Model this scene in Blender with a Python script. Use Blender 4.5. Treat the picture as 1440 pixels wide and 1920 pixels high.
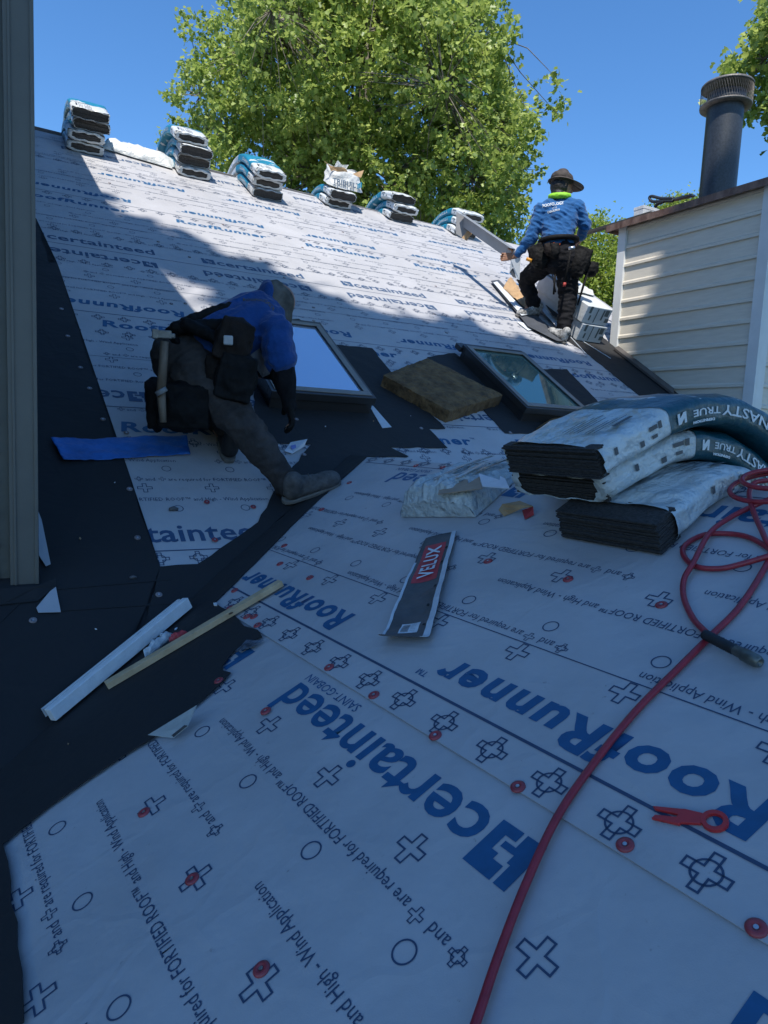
import bpy, bmesh, math, random
import numpy as np
from mathutils import Vector, Matrix, noise
random.seed(7)
RNG = np.random.default_rng(11)
SC = bpy.context.scene
COL = SC.collection
for o in list(bpy.data.objects):
    bpy.data.objects.remove(o)

# ------------------------------------------------------------------ camera, sky, sun
FL = 1310.0                                   # focal length in pixels of the 1440 px wide photograph
def unit(v):
    v = np.asarray(v, float)
    return v / np.linalg.norm(v)
def cam_ray(x, y):
    return unit([x - 720.0, 960.0 - y, -FL])
UPC = np.cross(cam_ray(-5, 776), cam_ray(3070, 920)); UPC = unit(UPC) * np.sign(UPC[1])
XC = cam_ray(3070, 920)
YC = unit(np.cross(UPC, XC))
ROT = np.array([XC, YC, UPC])                 # camera axes -> world axes (x along the ridge, y up the big slope, z up)
def ray(x, y):
    return ROT @ cam_ray(x, y)

cd = bpy.data.cameras.new('camera')
cam = bpy.data.objects.new('camera', cd); COL.objects.link(cam)
cd.sensor_fit = 'HORIZONTAL'; cd.sensor_width = 36.0; cd.lens = 36.0 * FL / 1440.0
cd.clip_start = 0.05; cd.clip_end = 3000
m = Matrix([list(ROT[0]) + [0], list(ROT[1]) + [0], list(ROT[2]) + [0], [0, 0, 0, 1]])
cam.matrix_world = m
SC.camera = cam
SC.render.resolution_x = 768; SC.render.resolution_y = 1024
SC.view_settings.view_transform = 'Standard'
SC.view_settings.look = 'None'
SC.view_settings.exposure = 0.5
SC.view_settings.gamma = 1.0

SUN = unit([-0.32, -0.50, 1.0])               # towards the sun
w = bpy.data.worlds.new('World'); SC.world = w; w.use_nodes = True
nt = w.node_tree; nt.nodes.clear()
sky = nt.nodes.new('ShaderNodeTexSky'); sky.sky_type = 'NISHITA'; sky.sun_disc = False
sky.sun_elevation = math.asin(SUN[2]); sky.sun_rotation = math.atan2(SUN[0], SUN[1])
sky.air_density = 1.0; sky.dust_density = 0.1; sky.ozone_density = 7.0; sky.altitude = 100
bg = nt.nodes.new('ShaderNodeBackground'); bg.inputs[1].default_value = 0.15
wo = nt.nodes.new('ShaderNodeOutputWorld')
hs = nt.nodes.new('ShaderNodeHueSaturation'); hs.inputs['Saturation'].default_value = 1.14
nt.links.new(sky.outputs[0], hs.inputs['Color']); nt.links.new(hs.outputs[0], bg.inputs[0]); nt.links.new(bg.outputs[0], wo.inputs[0])
sl = bpy.data.lights.new('sun', 'SUN'); sl.energy = 4.4; sl.angle = math.radians(0.5); sl.color = (1.0, 0.955, 0.88)
so = bpy.data.objects.new('sun', sl); COL.objects.link(so)
so.rotation_euler = Vector(SUN).to_track_quat('Z', 'Y').to_euler()

# ------------------------------------------------------------------ the two roof planes
V1 = ray(-153, 791); V2 = ray(2940, -330)
NG = unit(np.cross(V1, V2)); NG = NG * np.sign(NG[2])
DG = 0.90
def on_plane(x, y, nrm, d, h=0.0):
    r = ray(x, y)
    return r * ((h - d) / (r @ nrm))
PF = math.radians(31.5)
NF = np.array([0, -math.sin(PF), math.cos(PF)])
P0 = on_plane(655, 857, NG, DG)               # top of the valley = end of the small roof's ridge
DF = -(P0 @ NF)
FS = np.array([1.0, 0, 0]); FT = np.array([0, math.cos(PF), math.sin(PF)])
GV = np.cross(unit(V1), NG); GV = GV if GV[2] > 0 else -GV
GU = np.cross(NG, GV); GU = GU if GU @ V1 > 0 else -GU
def F(x, y, h=0.0): return on_plane(x, y, NF, DF, h)
def G(x, y, h=0.0): return on_plane(x, y, NG, DG, h)
def Fst(x, y, h=0.0):
    p = F(x, y, h) - P0
    return (float(p @ FS), float(p @ FT))
def Guv(x, y, h=0.0):
    p = G(x, y, h) - P0
    return (float(p @ GU), float(p @ GV))
def Fw(s, t, h=0.0): return P0 + FS * s + FT * t + NF * h
def Gw(u, v, h=0.0): return P0 + GU * u + GV * v + NG * h
VAL = unit(np.cross(NF, NG)); VAL = -VAL if VAL[2] > 0 else VAL      # down the valley

# ------------------------------------------------------------------ scene helpers
def children(o): return [c for c in bpy.data.objects if c.parent == o]
def tag(o, label=None, cat=None, group=None, kind=None):
    if label: o['label'] = label
    if cat: o['category'] = cat
    if group: o['group'] = group
    if kind: o['kind'] = kind
    return o
def thing(name, label, cat, loc=(0, 0, 0), group=None):
    o = bpy.data.objects.new(name, None); COL.objects.link(o)
    o.location = Vector([float(a) for a in loc]); o.empty_display_size = 0.1
    o['base'] = 1
    return tag(o, label, cat, group)
class MB:
    def __init__(s): s.v = []; s.f = []
    def add(s, vs, fs):
        n = len(s.v); s.v += [tuple(float(a) for a in p) for p in vs]; s.f += [tuple(i + n for i in f) for f in fs]; return s
    def box(s, c, ax, ay, az):                # centre and three half-axes
        c, ax, ay, az = [np.asarray(q, float) for q in (c, ax, ay, az)]
        vs = [c + i * ax + j * ay + k * az for i in (-1, 1) for j in (-1, 1) for k in (-1, 1)]
        return s.add(vs, [(0, 1, 3, 2), (4, 6, 7, 5), (0, 4, 5, 1), (2, 3, 7, 6), (0, 2, 6, 4), (1, 5, 7, 3)])
    def abox(s, lo, hi):
        lo = np.array(lo, float); hi = np.array(hi, float); h = (hi - lo) / 2
        return s.box((lo + hi) / 2, [h[0], 0, 0], [0, h[1], 0], [0, 0, h[2]])
    def prism(s, pts, off):                   # planar outline (world points) pushed by off
        pts = [np.asarray(p, float) for p in pts]; n = len(pts); off = np.asarray(off, float)
        vs = pts + [p + off for p in pts]
        fs = [tuple(range(n))[::-1], tuple(range(n, 2 * n))] + [(i, (i + 1) % n, (i + 1) % n + n, i + n) for i in range(n)]
        return s.add(vs, fs)
    def tube(s, path, rad, seg=8, cap=True, flat=None):
        P = [np.asarray(p, float) for p in path]; n = len(P)
        R = rad if hasattr(rad, '__len__') else [rad] * n
        t0 = unit(P[1] - P[0]); a = np.cross(t0, [0, 0, 1]);
        if np.linalg.norm(a) < .1: a = np.cross(t0, [1, 0, 0])
        a = unit(a); vs = []
        for i in range(n):
            t = P[min(i + 1, n - 1)] - P[max(i - 1, 0)]
            t = unit(t) if np.linalg.norm(t) > 1e-9 else t0
            a = unit(a - t * (a @ t)); b = np.cross(t, a)
            for k in range(seg):
                q = 2 * math.pi * k / seg
                vs.append(P[i] + R[i] * (math.cos(q) * a + (flat or 1) * math.sin(q) * b))
        fs = [(i * seg + k, i * seg + (k + 1) % seg, (i + 1) * seg + (k + 1) % seg, (i + 1) * seg + k) for i in range(n - 1) for k in range(seg)]
        if cap: fs += [tuple(range(seg))[::-1], tuple(range((n - 1) * seg, n * seg))]
        return s.add(vs, fs)
    def lathe(s, c, prof, seg=32, axis=(0, 0, 1)):
        ax = unit(axis); a = unit(np.cross(ax, [0.31, 0.2, 0.93] if abs(ax[2]) < .99 else [0, 1, 0])); b = np.cross(ax, a); c = np.asarray(c, float)
        vs = [c + h * ax + r * (math.cos(2 * math.pi * k / seg) * a + math.sin(2 * math.pi * k / seg) * b) for r, h in prof for k in range(seg)]
        n = len(prof)
        fs = [(i * seg + k, i * seg + (k + 1) % seg, (i + 1) * seg + (k + 1) % seg, (i + 1) * seg + k) for i in range(n - 1) for k in range(seg)]
        return s.add(vs, fs)
    def grid(s, fn, nu, nv):                  # fn(i/nu, j/nv) -> point
        vs = [fn(i / nu, j / nv) for i in range(nu + 1) for j in range(nv + 1)]
        return s.add(vs, [(i * (nv + 1) + j, (i + 1) * (nv + 1) + j, (i + 1) * (nv + 1) + j + 1, i * (nv + 1) + j + 1) for i in range(nu) for j in range(nv)])
    def build(s, name, mat, parent=None, smooth=False, bevel=0, solid=0, fix=True):
        me = bpy.data.meshes.new(name); me.from_pydata(s.v, [], s.f)
        return link_mesh(name, me, mat, parent, smooth, bevel, solid, fix)
def link_mesh(name, me, mat, parent=None, smooth=False, bevel=0, solid=0, fix=True):
    if fix:
        bm = bmesh.new(); bm.from_mesh(me); bmesh.ops.recalc_face_normals(bm, faces=bm.faces); bm.to_mesh(me); bm.free()
    if smooth:
        me.polygons.foreach_set('use_smooth', [True] * len(me.polygons))
    me.materials.append(mat); me.update()
    o = bpy.data.objects.new(name, me); COL.objects.link(o)
    if parent is not None:
        o.parent = parent
        off = Vector(parent.location); q = parent.parent
        while q is not None: off = off + Vector(q.location); q = q.parent
        me.transform(Matrix.Translation(-off))
    if solid:
        md = o.modifiers.new('thickness', 'SOLIDIFY'); md.thickness = solid; md.offset = 0
    if bevel:
        md = o.modifiers.new('bevel', 'BEVEL'); md.width = bevel; md.segments = 2; md.limit_method = 'ANGLE'; md.angle_limit = math.radians(40)
    return o
def arr_mesh(name, V, faces_flat, sizes):     # fast mesh from numpy arrays
    me = bpy.data.meshes.new(name)
    me.vertices.add(len(V)); me.vertices.foreach_set('co', np.asarray(V, np.float32).ravel())
    me.loops.add(len(faces_flat)); me.loops.foreach_set('vertex_index', np.asarray(faces_flat, np.int32))
    me.polygons.add(len(sizes)); st = np.concatenate([[0], np.cumsum(sizes)[:-1]]).astype(np.int32)
    me.polygons.foreach_set('loop_start', st); me.update(calc_edges=True)
    return me

# ------------------------------------------------------------------ materials
MATS = {}
def mat(name, col, rough=0.6, var=0.12, vscale=8.0, bump=0.0, bscale=60.0, metal=0.0, spec=0.5, col2=None, detail=4, sheen=0, trans=0, bump2=0, b2scale=4, coat=0, stretch=None):
    if name in MATS: return MATS[name]
    m = bpy.data.materials.new(name); m.use_nodes = True; MATS[name] = m
    N = m.node_tree.nodes; L = m.node_tree.links
    p = N['Principled BSDF']; p.inputs['Roughness'].default_value = rough; p.inputs['Metallic'].default_value = metal
    p.inputs['Specular IOR Level'].default_value = spec
    if sheen: p.inputs['Sheen Weight'].default_value = sheen
    if coat: p.inputs['Coat Weight'].default_value = coat; p.inputs['Coat Roughness'].default_value = 0.1
    tc = N.new('ShaderNodeTexCoord'); src = tc.outputs['Object']
    if stretch:
        mp = N.new('ShaderNodeMapping'); mp.inputs['Scale'].default_value = stretch; L.new(src, mp.inputs[0]); src = mp.outputs[0]
    nz = N.new('ShaderNodeTexNoise'); nz.inputs['Scale'].default_value = vscale; nz.inputs['Detail'].default_value = detail; nz.inputs['Roughness'].default_value = 0.62
    L.new(src, nz.inputs['Vector'])
    rp = N.new('ShaderNodeValToRGB')
    c = np.array(col, float); c2 = np.array(col2, float) if col2 is not None else c * (1 - var * 2)
    hi = c if col2 is not None else np.minimum(c * (1 + var), 1)
    rp.color_ramp.elements[0].position = 0.3; rp.color_ramp.elements[1].position = 0.7
    rp.color_ramp.elements[0].color = (*c2, 1); rp.color_ramp.elements[1].color = (*hi, 1)
    L.new(nz.outputs['Fac'], rp.inputs[0]); L.new(rp.outputs[0], p.inputs['Base Color'])
    last = None
    for st, sc in ((bump, bscale), (bump2, b2scale)):
        if st:
            n2 = N.new('ShaderNodeTexNoise'); n2.inputs['Scale'].default_value = sc; n2.inputs['Detail'].default_value = 5
            L.new(src, n2.inputs['Vector'])
            b = N.new('ShaderNodeBump'); b.inputs['Strength'].default_value = min(st, 1); b.inputs['Distance'].default_value = 0.6 / sc
            L.new(n2.outputs['Fac'], b.inputs['Height'])
            if last: L.new(last.outputs[0], b.inputs['Normal'])
            last = b
    if last: L.new(last.outputs[0], p.inputs['Normal'])
    m['p'] = 1
    return m

def sheet_mat(name, c, rough, dirt, dust=None):
    m = mat(name, c, rough, 0.07, 2.2, bump=0.2, bscale=420, bump2=0.12, b2scale=3.0, detail=6)
    N = m.node_tree.nodes; L = m.node_tree.links; p = N['Principled BSDF']
    tc = [n for n in N if n.type == 'TEX_COORD'][0]
    src = p.inputs['Base Color'].links[0].from_socket
    for sc, lo, hi, amt in ((38.0, 0.66, 0.74, dirt), (7.0, 0.62, 0.8, dirt * 0.45)):
        nz = N.new('ShaderNodeTexNoise'); nz.inputs['Scale'].default_value = sc; nz.inputs['Detail'].default_value = 8; nz.inputs['Roughness'].default_value = 0.7
        L.new(tc.outputs['Object'], nz.inputs['Vector'])
        mr = N.new('ShaderNodeMapRange'); mr.inputs[1].default_value = lo; mr.inputs[2].default_value = hi; mr.inputs[4].default_value = amt
        L.new(nz.outputs['Fac'], mr.inputs[0])
        mx = N.new('ShaderNodeMixRGB'); mx.inputs[2].default_value = dust or (c[0] * .35, c[1] * .32, c[2] * .3, 1)
        L.new(mr.outputs[0], mx.inputs[0]); L.new(src, mx.inputs[1]); src = mx.outputs[0]
    L.new(src, p.inputs['Base Color'])
    # creases: thin ridges along distorted cell borders
    nz = N.new('ShaderNodeTexNoise'); nz.inputs['Scale'].default_value = 1.7; nz.inputs['Detail'].default_value = 3
    L.new(tc.outputs['Object'], nz.inputs['Vector'])
    ad = N.new('ShaderNodeMixRGB'); ad.blend_type = 'ADD'; ad.inputs[0].default_value = .55; L.new(tc.outputs['Object'], ad.inputs[1]); L.new(nz.outputs['Color'], ad.inputs[2])
    vo = N.new('ShaderNodeTexVoronoi'); vo.feature = 'DISTANCE_TO_EDGE'; vo.inputs['Scale'].default_value = 2.3; L.new(ad.outputs[0], vo.inputs['Vector'])
    mr = N.new('ShaderNodeMapRange'); mr.inputs[1].default_value = 0; mr.inputs[2].default_value = .035; mr.inputs[3].default_value = 1; mr.inputs[4].default_value = 0; L.new(vo.outputs['Distance'], mr.inputs[0])
    bp = N.new('ShaderNodeBump'); bp.inputs['Strength'].default_value = .07; bp.inputs['Distance'].default_value = .012; L.new(mr.outputs[0], bp.inputs['Height'])
    L.new(p.inputs['Normal'].links[0].from_socket, bp.inputs['Normal']); L.new(bp.outputs[0], p.inputs['Normal'])
    return m
M_SHEET = sheet_mat('underlayment_grey', (0.415, 0.408, 0.415), 0.55, 0.6)
M_BLACK = sheet_mat('self_adhered_black', (0.013, 0.013, 0.014), 0.8, 0.95, (.040, .037, .034, 1))
M_INKB = mat('ink_blue', (0.010, 0.092, 0.215), 0.6, 0.08, 30)
M_INKN = mat('ink_navy', (0.035, 0.065, 0.125), 0.6, 0.08, 30)
M_INKG = mat('ink_grey_blue', (0.035, 0.08, 0.16), 0.6, 0.1, 30)

# ------------------------------------------------------------------ printed lettering
TXT = {}
def text2d(s, size, bold=0.0, shear=0.0, xs=1.0, res=2, align='LEFT', sp=1.0):
    k = (s, size, bold, shear, xs, res, align, sp)
    if k in TXT: return TXT[k]
    cu = bpy.data.curves.new('t', 'FONT'); cu.body = s; cu.size = size; cu.offset = bold; cu.shear = shear; cu.resolution_u = res
    cu.align_x = align; cu.space_character = sp
    ob = bpy.data.objects.new('t', cu); COL.objects.link(ob)
    me = bpy.data.meshes.new_from_object(ob.evaluated_get(bpy.context.evaluated_depsgraph_get()))
    V = np.zeros(len(me.vertices) * 3); me.vertices.foreach_get('co', V); V = V.reshape(-1, 3)[:, :2].copy()
    fs = [tuple(p.vertices) for p in me.polygons]
    bpy.data.objects.remove(ob); bpy.data.curves.remove(cu); bpy.data.meshes.remove(me)
    V[:, 0] *= xs
    TXT[k] = (V, fs); return TXT[k]
class Ink:                                    # flat print collected in plane coordinates
    def __init__(s): s.V = []; s.F = []; s.n = 0
    def put(s, V, fs, x, y, ang):
        c, q = math.cos(ang), math.sin(ang)
        W = np.stack([x + V[:, 0] * c - V[:, 1] * q, y + V[:, 0] * q + V[:, 1] * c], 1)
        s.V.append(W); n = s.n; s.F += [tuple(i + n for i in f) for f in fs]; s.n += len(V)
    def text(s, st, x, y, ang, size, **k):
        V, fs = text2d(st, size, **k); s.put(V, fs, x, y, ang)
        return V[:, 0].max() if len(V) else 0
    def ribbon(s, pts, wd, x, y, ang, closed=True):
        P = np.array(pts, float); n = len(P); vs = []; fs = []
        for i in range(n):
            a = P[i - 1] if (closed or i > 0) else P[i]; b = P[(i + 1) % n] if (closed or i < n - 1) else P[i]
            d1 = P[i] - a; d2 = b - P[i]
            d1 = d1 / (np.linalg.norm(d1) + 1e-12); d2 = d2 / (np.linalg.norm(d2) + 1e-12)
            t = d1 + d2
            if np.linalg.norm(t) < 1e-6: t = d1
            t /= np.linalg.norm(t); nn = np.array([-t[1], t[0]]); dd = d1 if np.linalg.norm(d1) > .5 else d2
            k = wd / 2 / max(0.5, abs(nn @ np.array([-dd[1], dd[0]])))
            vs += [P[i] + nn * k, P[i] - nn * k]
        for i in range(n if closed else n - 1):
            j = (i + 1) % n; fs.append((2 * i, 2 * i + 1, 2 * j + 1, 2 * j))
        s.put(np.array(vs), fs, x, y, ang)
    def line(s, x0, y0, x1, y1, wd):
        s.ribbon([(x0, y0), (x1, y1)], wd, 0, 0, 0, False)
    def ring(s, r, wd, x, y, n=20): s.ribbon([(r * math.cos(2 * math.pi * i / n), r * math.sin(2 * math.pi * i / n)) for i in range(n)], wd, x, y, 0)
    def plus(s, L, a, wd, x, y, ang):
        s.ribbon([(-a, -a), (-a, -L), (a, -L), (a, -a), (L, -a), (L, a), (a, a), (a, L), (-a, L), (-a, a), (-L, a), (-L, -a)], wd, x, y, ang)
    def target(s, L, wd, x, y, ang, n=20):
        s.plus(L, L * .23, wd, x, y, ang); s.ring(L * .62, wd, x, y, n)
    def mesh(s, fn, h):
        V = np.concatenate(s.V)
        O = fn(0, 0, h); A = fn(1, 0, h) - O; B = fn(0, 1, h) - O
        W = O + V[:, :1] * A + V[:, 1:] * B
        me = arr_mesh('print', W, [i for f in s.F for i in f], [len(f) for f in s.F]); return me
def logo(ink, x, y, ang, hgt):                # the mark before the word: a block parted by a stepped line
    w = hgt * 1.0
    for P in ([(0, 0), (.42 * w, 0), (.42 * w, .30 * hgt), (.66 * w, .30 * hgt), (.66 * w, .43 * hgt), (.34*w, .43 * hgt), (.34 * w, .60*hgt), (.26 * w, .60*hgt), (.26 * w, hgt), (0, hgt)],
              [(.50 * w, 0), (w, 0), (w, hgt), (.34 * w, hgt), (.34 * w, .68 * hgt), (.58 * w, .68 * hgt), (.58 * w, .55*hgt), (.74 * w, .55*hgt), (.74 * w, .22 * hgt), (.50 * w, .22 * hgt)]):
        V = np.array(P); ink.put(V, [tuple(range(len(P)))], x, y, ang)
    return w
def word_cert(ink, x, y, ang, hgt, res=3, length=.83):
    c, s = math.cos(ang), math.sin(ang); w = logo(ink, x, y, ang, hgt) * 1.10
    V, fs = text2d('certainteed', 0.1, bold=.0018, res=res, sp=1.02)
    kx = (length - w) / V[:, 0].max(); ky = hgt * 1.04 / V[:, 1].max()
    ink.put(V * [kx, ky], fs, x + w * c - hgt * .08 * -s * -1, y + w * s + hgt * .04 * c, ang); return length
def word_rr(ink, x, y, ang, length, res=3):
    V, fs = text2d('RoofRunner', 0.12, bold=0.0042, shear=0.10, res=res, sp=1.13)
    k = length / V[:, 0].max(); ky = .086 / V[:, 1].max(); ink.put(V * [k, ky], fs, x, y, ang)
    V, fs = text2d('\u2122', 0.045, res=1); c, s = math.cos(ang), math.sin(ang)
    ink.put(V, fs, x + (length + .005) * c - .05 * s, y + (length + .005) * s + .05 * c, ang)
SMALL = 'are required for FORTIFIED ROOF\u2122 and High - Wind Application'
def small_row(ink, x, y, ang, size, res=1, sc=1.0):
    c, s = math.cos(ang), math.sin(ang)
    def at(a, b): return x + a * c - b * s, y + a * s + b * c
    hh = size * .38; wd = size * .055
    q = at(0, hh); ink.target(size * .48, wd, q[0], q[1], ang, 12)
    q = at(size * .75, 0); V, fs = text2d('and', size, xs=.9, res=res); ink.put(V, fs, q[0], q[1], ang)
    q = at(size * 2.9, hh); ink.plus(size * .42, size * .11, wd, q[0], q[1], ang)
    q = at(size * 3.6, 0); V, fs = text2d(SMALL, size, xs=.86, res=res); ink.put(V, fs, q[0], q[1], ang)
# ------------------------------------------------------------------ ground
gm = mat('grass', (0.05, 0.075, 0.02), 0.9, 0.3, 3, bump=0.4, bscale=30)
tag(MB().grid(lambda a, b: ((a - .5) * 1200, (b - .5) * 1200, -4.6), 8, 8).build('ground', gm), kind='structure')

# ------------------------------------------------------------------ the roof: decks and walls under it
M_OSB = mat('osb', (0.20, 0.14, 0.08), 0.8, 0.3, 30)
M_SIDE = mat('vinyl_siding', (0.62, 0.56, 0.46), 0.5, 0.05, 5, bump=0.12, bscale=40, stretch=(1, 1, 8))
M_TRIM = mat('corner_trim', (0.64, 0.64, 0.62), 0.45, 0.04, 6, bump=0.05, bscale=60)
roof = thing('house_roof', 'big rising roof slope with a small gable roof joining it at a dark valley', 'roof', P0)
RAKE = 4.76
rl = np.array(Fst(60, 243)); rr = np.array(Fst(980, 462))
rk = (rr - rl) / (rr[0] - rl[0])
def ridge_t(s): return rl[1] + (s - rl[0]) * rk[1]
vb = P0 + VAL * 6.5
pf = [Fw(-2.6, ridge_t(-2.6)), Fw(RAKE, ridge_t(RAKE)), Fw(RAKE, -1.6), P0 + FS * .8 - FT * 1.2, P0, vb, Fw(-2.6 - 4, float((vb - P0) @ FT))]
# big slope with back slope
MB().prism([Fw(-4.6, ridge_t(-4.6)), Fw(RAKE, ridge_t(RAKE)), Fw(RAKE, -2.6), Fw(1.6, -2.6), P0, vb, Fw(-6.5, float((vb - P0) @ FT)), Fw(-6.5, 0), Fw(-4.6, 2)], -NF * .05).build('main_slope', M_BLACK, roof)
nb = np.array([0, math.sin(PF), math.cos(PF)]); tb = np.array([0, math.cos(PF), -math.sin(PF)])
ra = Fw(-4.6, ridge_t(-4.6)); rb = Fw(RAKE, ridge_t(RAKE))
MB().prism([ra, rb, rb + tb * 6, ra + tb * 6], -nb * .05).build('rear_slope', M_SHEET, roof)
MB().prism([P0, Gw(-6, 0), Gw(-6, -3.2), vb], -NG * .05).build('gable_slope', M_BLACK, roof)
NH = unit(2 * np.array([0, 0, 1.0]) * NG[2] - NG); HV = unit(np.cross(GU, NH)); HV = HV if HV[2] < 0 else -HV
MB().prism([P0 + GU * .9, Gw(-6, 0), Gw(-6, 0) + HV * 3, P0 + GU * .9 + HV * 3], -NH * .05).build('gable_far_slope', M_SHEET, roof)

# walls under both roofs
dz = np.array([0, 0, -.09]); Z0 = -4.58
q0, q1, q2 = Fw(RAKE - .25, -2.5), Fw(RAKE - .25, ridge_t(RAKE)), Fw(RAKE - .25, ridge_t(RAKE)) + tb * 5.6
MB().prism([q0 + dz, q1 + dz, q2 + dz, np.array([q2[0], q2[1], Z0]), np.array([q0[0], q0[1], Z0])], (-8.6, 0, 0)).build('main_wall', M_SIDE, roof)
g0, g1, g2 = Gw(-5.7, -2.9), Gw(-5.7, 0), Gw(-5.7, 0) + HV * 2.7
MB().prism([g0 + dz, g1 + dz, g2 + dz, np.array([g2[0], g2[1], Z0]), np.array([g0[0], g0[1], Z0])], GU * 5.2).build('gable_wall', M_SIDE, roof)
# grey underlayment on the big slope
M_CUT = mat('cut_edge', (0.32, 0.35, 0.40), 0.7)
big = thing('roofing_underlayment', 'pale grey printed underlayment covering the big rear slope up to the ridge', 'underlayment', Fw(1, 3))
sp = [Fw(-1.75, ridge_t(-1.75)), Fw(RAKE - .01, ridge_t(RAKE)), Fw(RAKE - .01, -1.2), Fw(1.0, -1.2), P0 + VAL * 0.02 + FT * .02, F(372, 1063), F(298, 1068), F(268, 975), Fw(-1.75, .3)]
MB().prism([p + NF * .002 for p in sp], NF * .002).build('sheet', M_SHEET, big)
MB().prism([ra + FS * 2.9 + nb * .002, rb - FS * .01 + nb * .002, rb + tb * .5 - FS * .01 + nb * .002, ra + FS * 2.8 + tb * .5 + nb * .002], nb * .002).build('ridge_overlap', M_SHEET, big)

inkB, inkG, inkN = Ink(), Ink(), Ink()
PER = 1.195
def smin(t): return -1.7
def ok(s0, s1, t):
    return min(s0, s1) > -1.9 and max(s0, s1) < RAKE - .05 and t < ridge_t(s0) - .05
def big_row(kind, flip, t, s0, length):
    k = -4
    while k < 6:
        s = s0 + k * PER; k += 1
        e = s - length if flip else s + length
        if not ok(s, e, t + (.0 if flip else .15)): continue
        a = math.pi if flip else 0.0
        if kind == 'rr': word_rr(inkB, s, t, a, length)
        else: word_cert(inkG, s, t, a, 0.10, 2, length)
for kind, flip, t, s0, ln in (('rr', 1, 4.57, .02, .80), ('rr', 1, 3.88, -.57, .78), ('rr', 0, 3.50, -.26, .82), ('cert', 0, 2.60, -.22, .84), ('cert', 1, 2.44, .60, .86),
                              ('rr', 1, 1.62, -.55, .79), ('rr', 0, 1.28, -1.09, .80), ('cert', 1, .54, -.95, .84), ('rr', 0, .16, -1.13, .84), ('cert', 0, -.64, -1.45, .84),
                              ('cert', 1, 5.24, 1.0, .84)):
    big_row(kind, flip, t, s0, ln)
for t in (2.535, 1.46, 3.70, .38, -.69, 4.78, 5.38, 1.95, 4.25, 3.1, .9):
    inkN.line(-1.9, t, RAKE - .02, t + (.0), .006 if t in (2.535, 1.46, 3.70, .38, -.69, 4.78) else .003)
busy = [(4.45, 4.6), (3.75, 3.95), (3.45, 3.66), (2.56, 2.76), (2.30, 2.47), (1.50, 1.68), (1.24, 1.43), (.42, .58), (.13, .33), (-.68, -.5), (5.1, 5.3)]
t = -.95; row = 0
while t < 5.5:
    if not any(a - .03 < t < b or a - .03 < t + .04 < b for a, b in busy):
        k = row % 4
        if k in (0, 2):
            s = -2.6 + (row % 8) * .19
            while s < RAKE:
                if ok(s, s + .9, t): small_row(inkN, s, t, 0, .034)
                s += 1.12
        elif k == 1:
            s = -1.69 + (row % 8) * .03
            while s < RAKE - .1:
                if ok(s, s, t): inkN.plus(.030, .008, .0036, s, t + .02, 0)
                s += .288
        else:
            s = -1.55
            while s < RAKE - .1:
                if ok(s, s, t): inkN.ring(.0195, .0034, s, t + .02, 14)
                s += .29
    t += .072; row += 1
for t in (-.735, 2.83, 2.26, 3.65, 1.2, .08, 4.70, 1.40):
    s = -1.68
    while s < RAKE - .1:
        if ok(s, s, t): inkN.target(.034, .0036, s, t, 0, 14)
        s += .146
for nm, ik, mt in (('lettering', inkB, M_INKB), ('word_print', inkG, M_INKG), ('small_print', inkN, M_INKN)):
    link_mesh(nm, ik.mesh(Fw, .0052), mt, big, fix=False)

# grey underlayment courses on the small gable roof
def course(name, label, v0, v1, h):
    t = thing(name, label, 'underlayment', Gw(-2, (v0 + v1) / 2, h))
    a = -0.9 if v1 < -1 else 0.06
    vv = VAL / abs(VAL @ GV)                              # along the valley
    L0 = P0 + vv * -v1 if v1 < 0 else P0 - GU * .10; 
    p1 = P0 + vv * abs(v0); p2 = P0 + vv * abs(v1)
    pts = [p1 - GU * .02 + NG * h, Gw(-5.5, v0, h), Gw(-5.5, v1, h), p2 - GU * .02 + NG * h]
    MB().prism(pts, NG * .002).build('sheet', M_SHEET, t); return t
lowc = course('roofing_underlayment', 'lower course of grey printed underlayment nearest the camera, under the red hose', -3.1, -1.10, .001)
uppc = course('roofing_underlayment', 'upper course of grey printed underlayment under the shingle bundles, lapped over the lower one', -1.165, 0.0, .0055)
MB().prism([Gw(-.10, .0, .0058), Gw(-5.5, .0, .0058), Gw(-5.5, .0, .0058) + HV * .3, Gw(-.1, 0, .0058) + HV * .3], NG * .0018).build('ridge_overlap', M_SHEET, uppc)
U = math.pi * 0                               # print reads along +u with letter tops downhill: mirror of v
class GInk(Ink):
    pass
ang = 0.0
def gfn(h): return lambda a, b, hh=0: Gw(a, -b, h)    # plane coordinate b = -v, so tops point downhill and the text still reads from above
def rowsG(ink_b, ink_g, ink_n, base, vmin):
    pass
lb, lg, ln_ = Ink(), Ink(), Ink(); ub, ug, un = Ink(), Ink(), Ink()
# upper course (b = -v)
for u in (-2.73, -3.95, -1.535): word_rr(ub, u, .962, 0, .76 if u != -1.535 else .73)
un.line(-5.4, 1.070, -.6, 1.070, .007); un.line(-5.4, .835, -.4, .835, .003)
u = -3.85
while u < -.7: un.target(.034, .0036, u, 1.121, 0, 24); u += .1437
u = -4.4
while u < -.5: un.plus(.030, .0078, .0034, u + .29 - .0, .869, 0); u += .288
u = -4.16 + .03
while u < -.6: un.ring(.0185, .0030, u, .758, 28); u += .2905
u = -4.3
while u < -.3: un.plus(.030, .0078, .0034, u + .03, .568, 0); u += .288
u = -4.43 + .05
while u < -.3: un.ring(.0185, .0030, u, .386, 28); u += .2905
for u, b in ((-3.296, .80), (-2.176, .80), (-1.056, .80), (-2.73, .638), (-1.61, .638), (-3.85, .638), (-2.13, .497), (-1.02, .497), (-3.25, .497), (-2.62, .33), (-1.5, .33), (-3.74, .33)): small_row(un, u, b, 0, .034, 2)
for u in (-1.47, -2.64, -3.81): word_cert(ug, u, .115, 0, .095)
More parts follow.
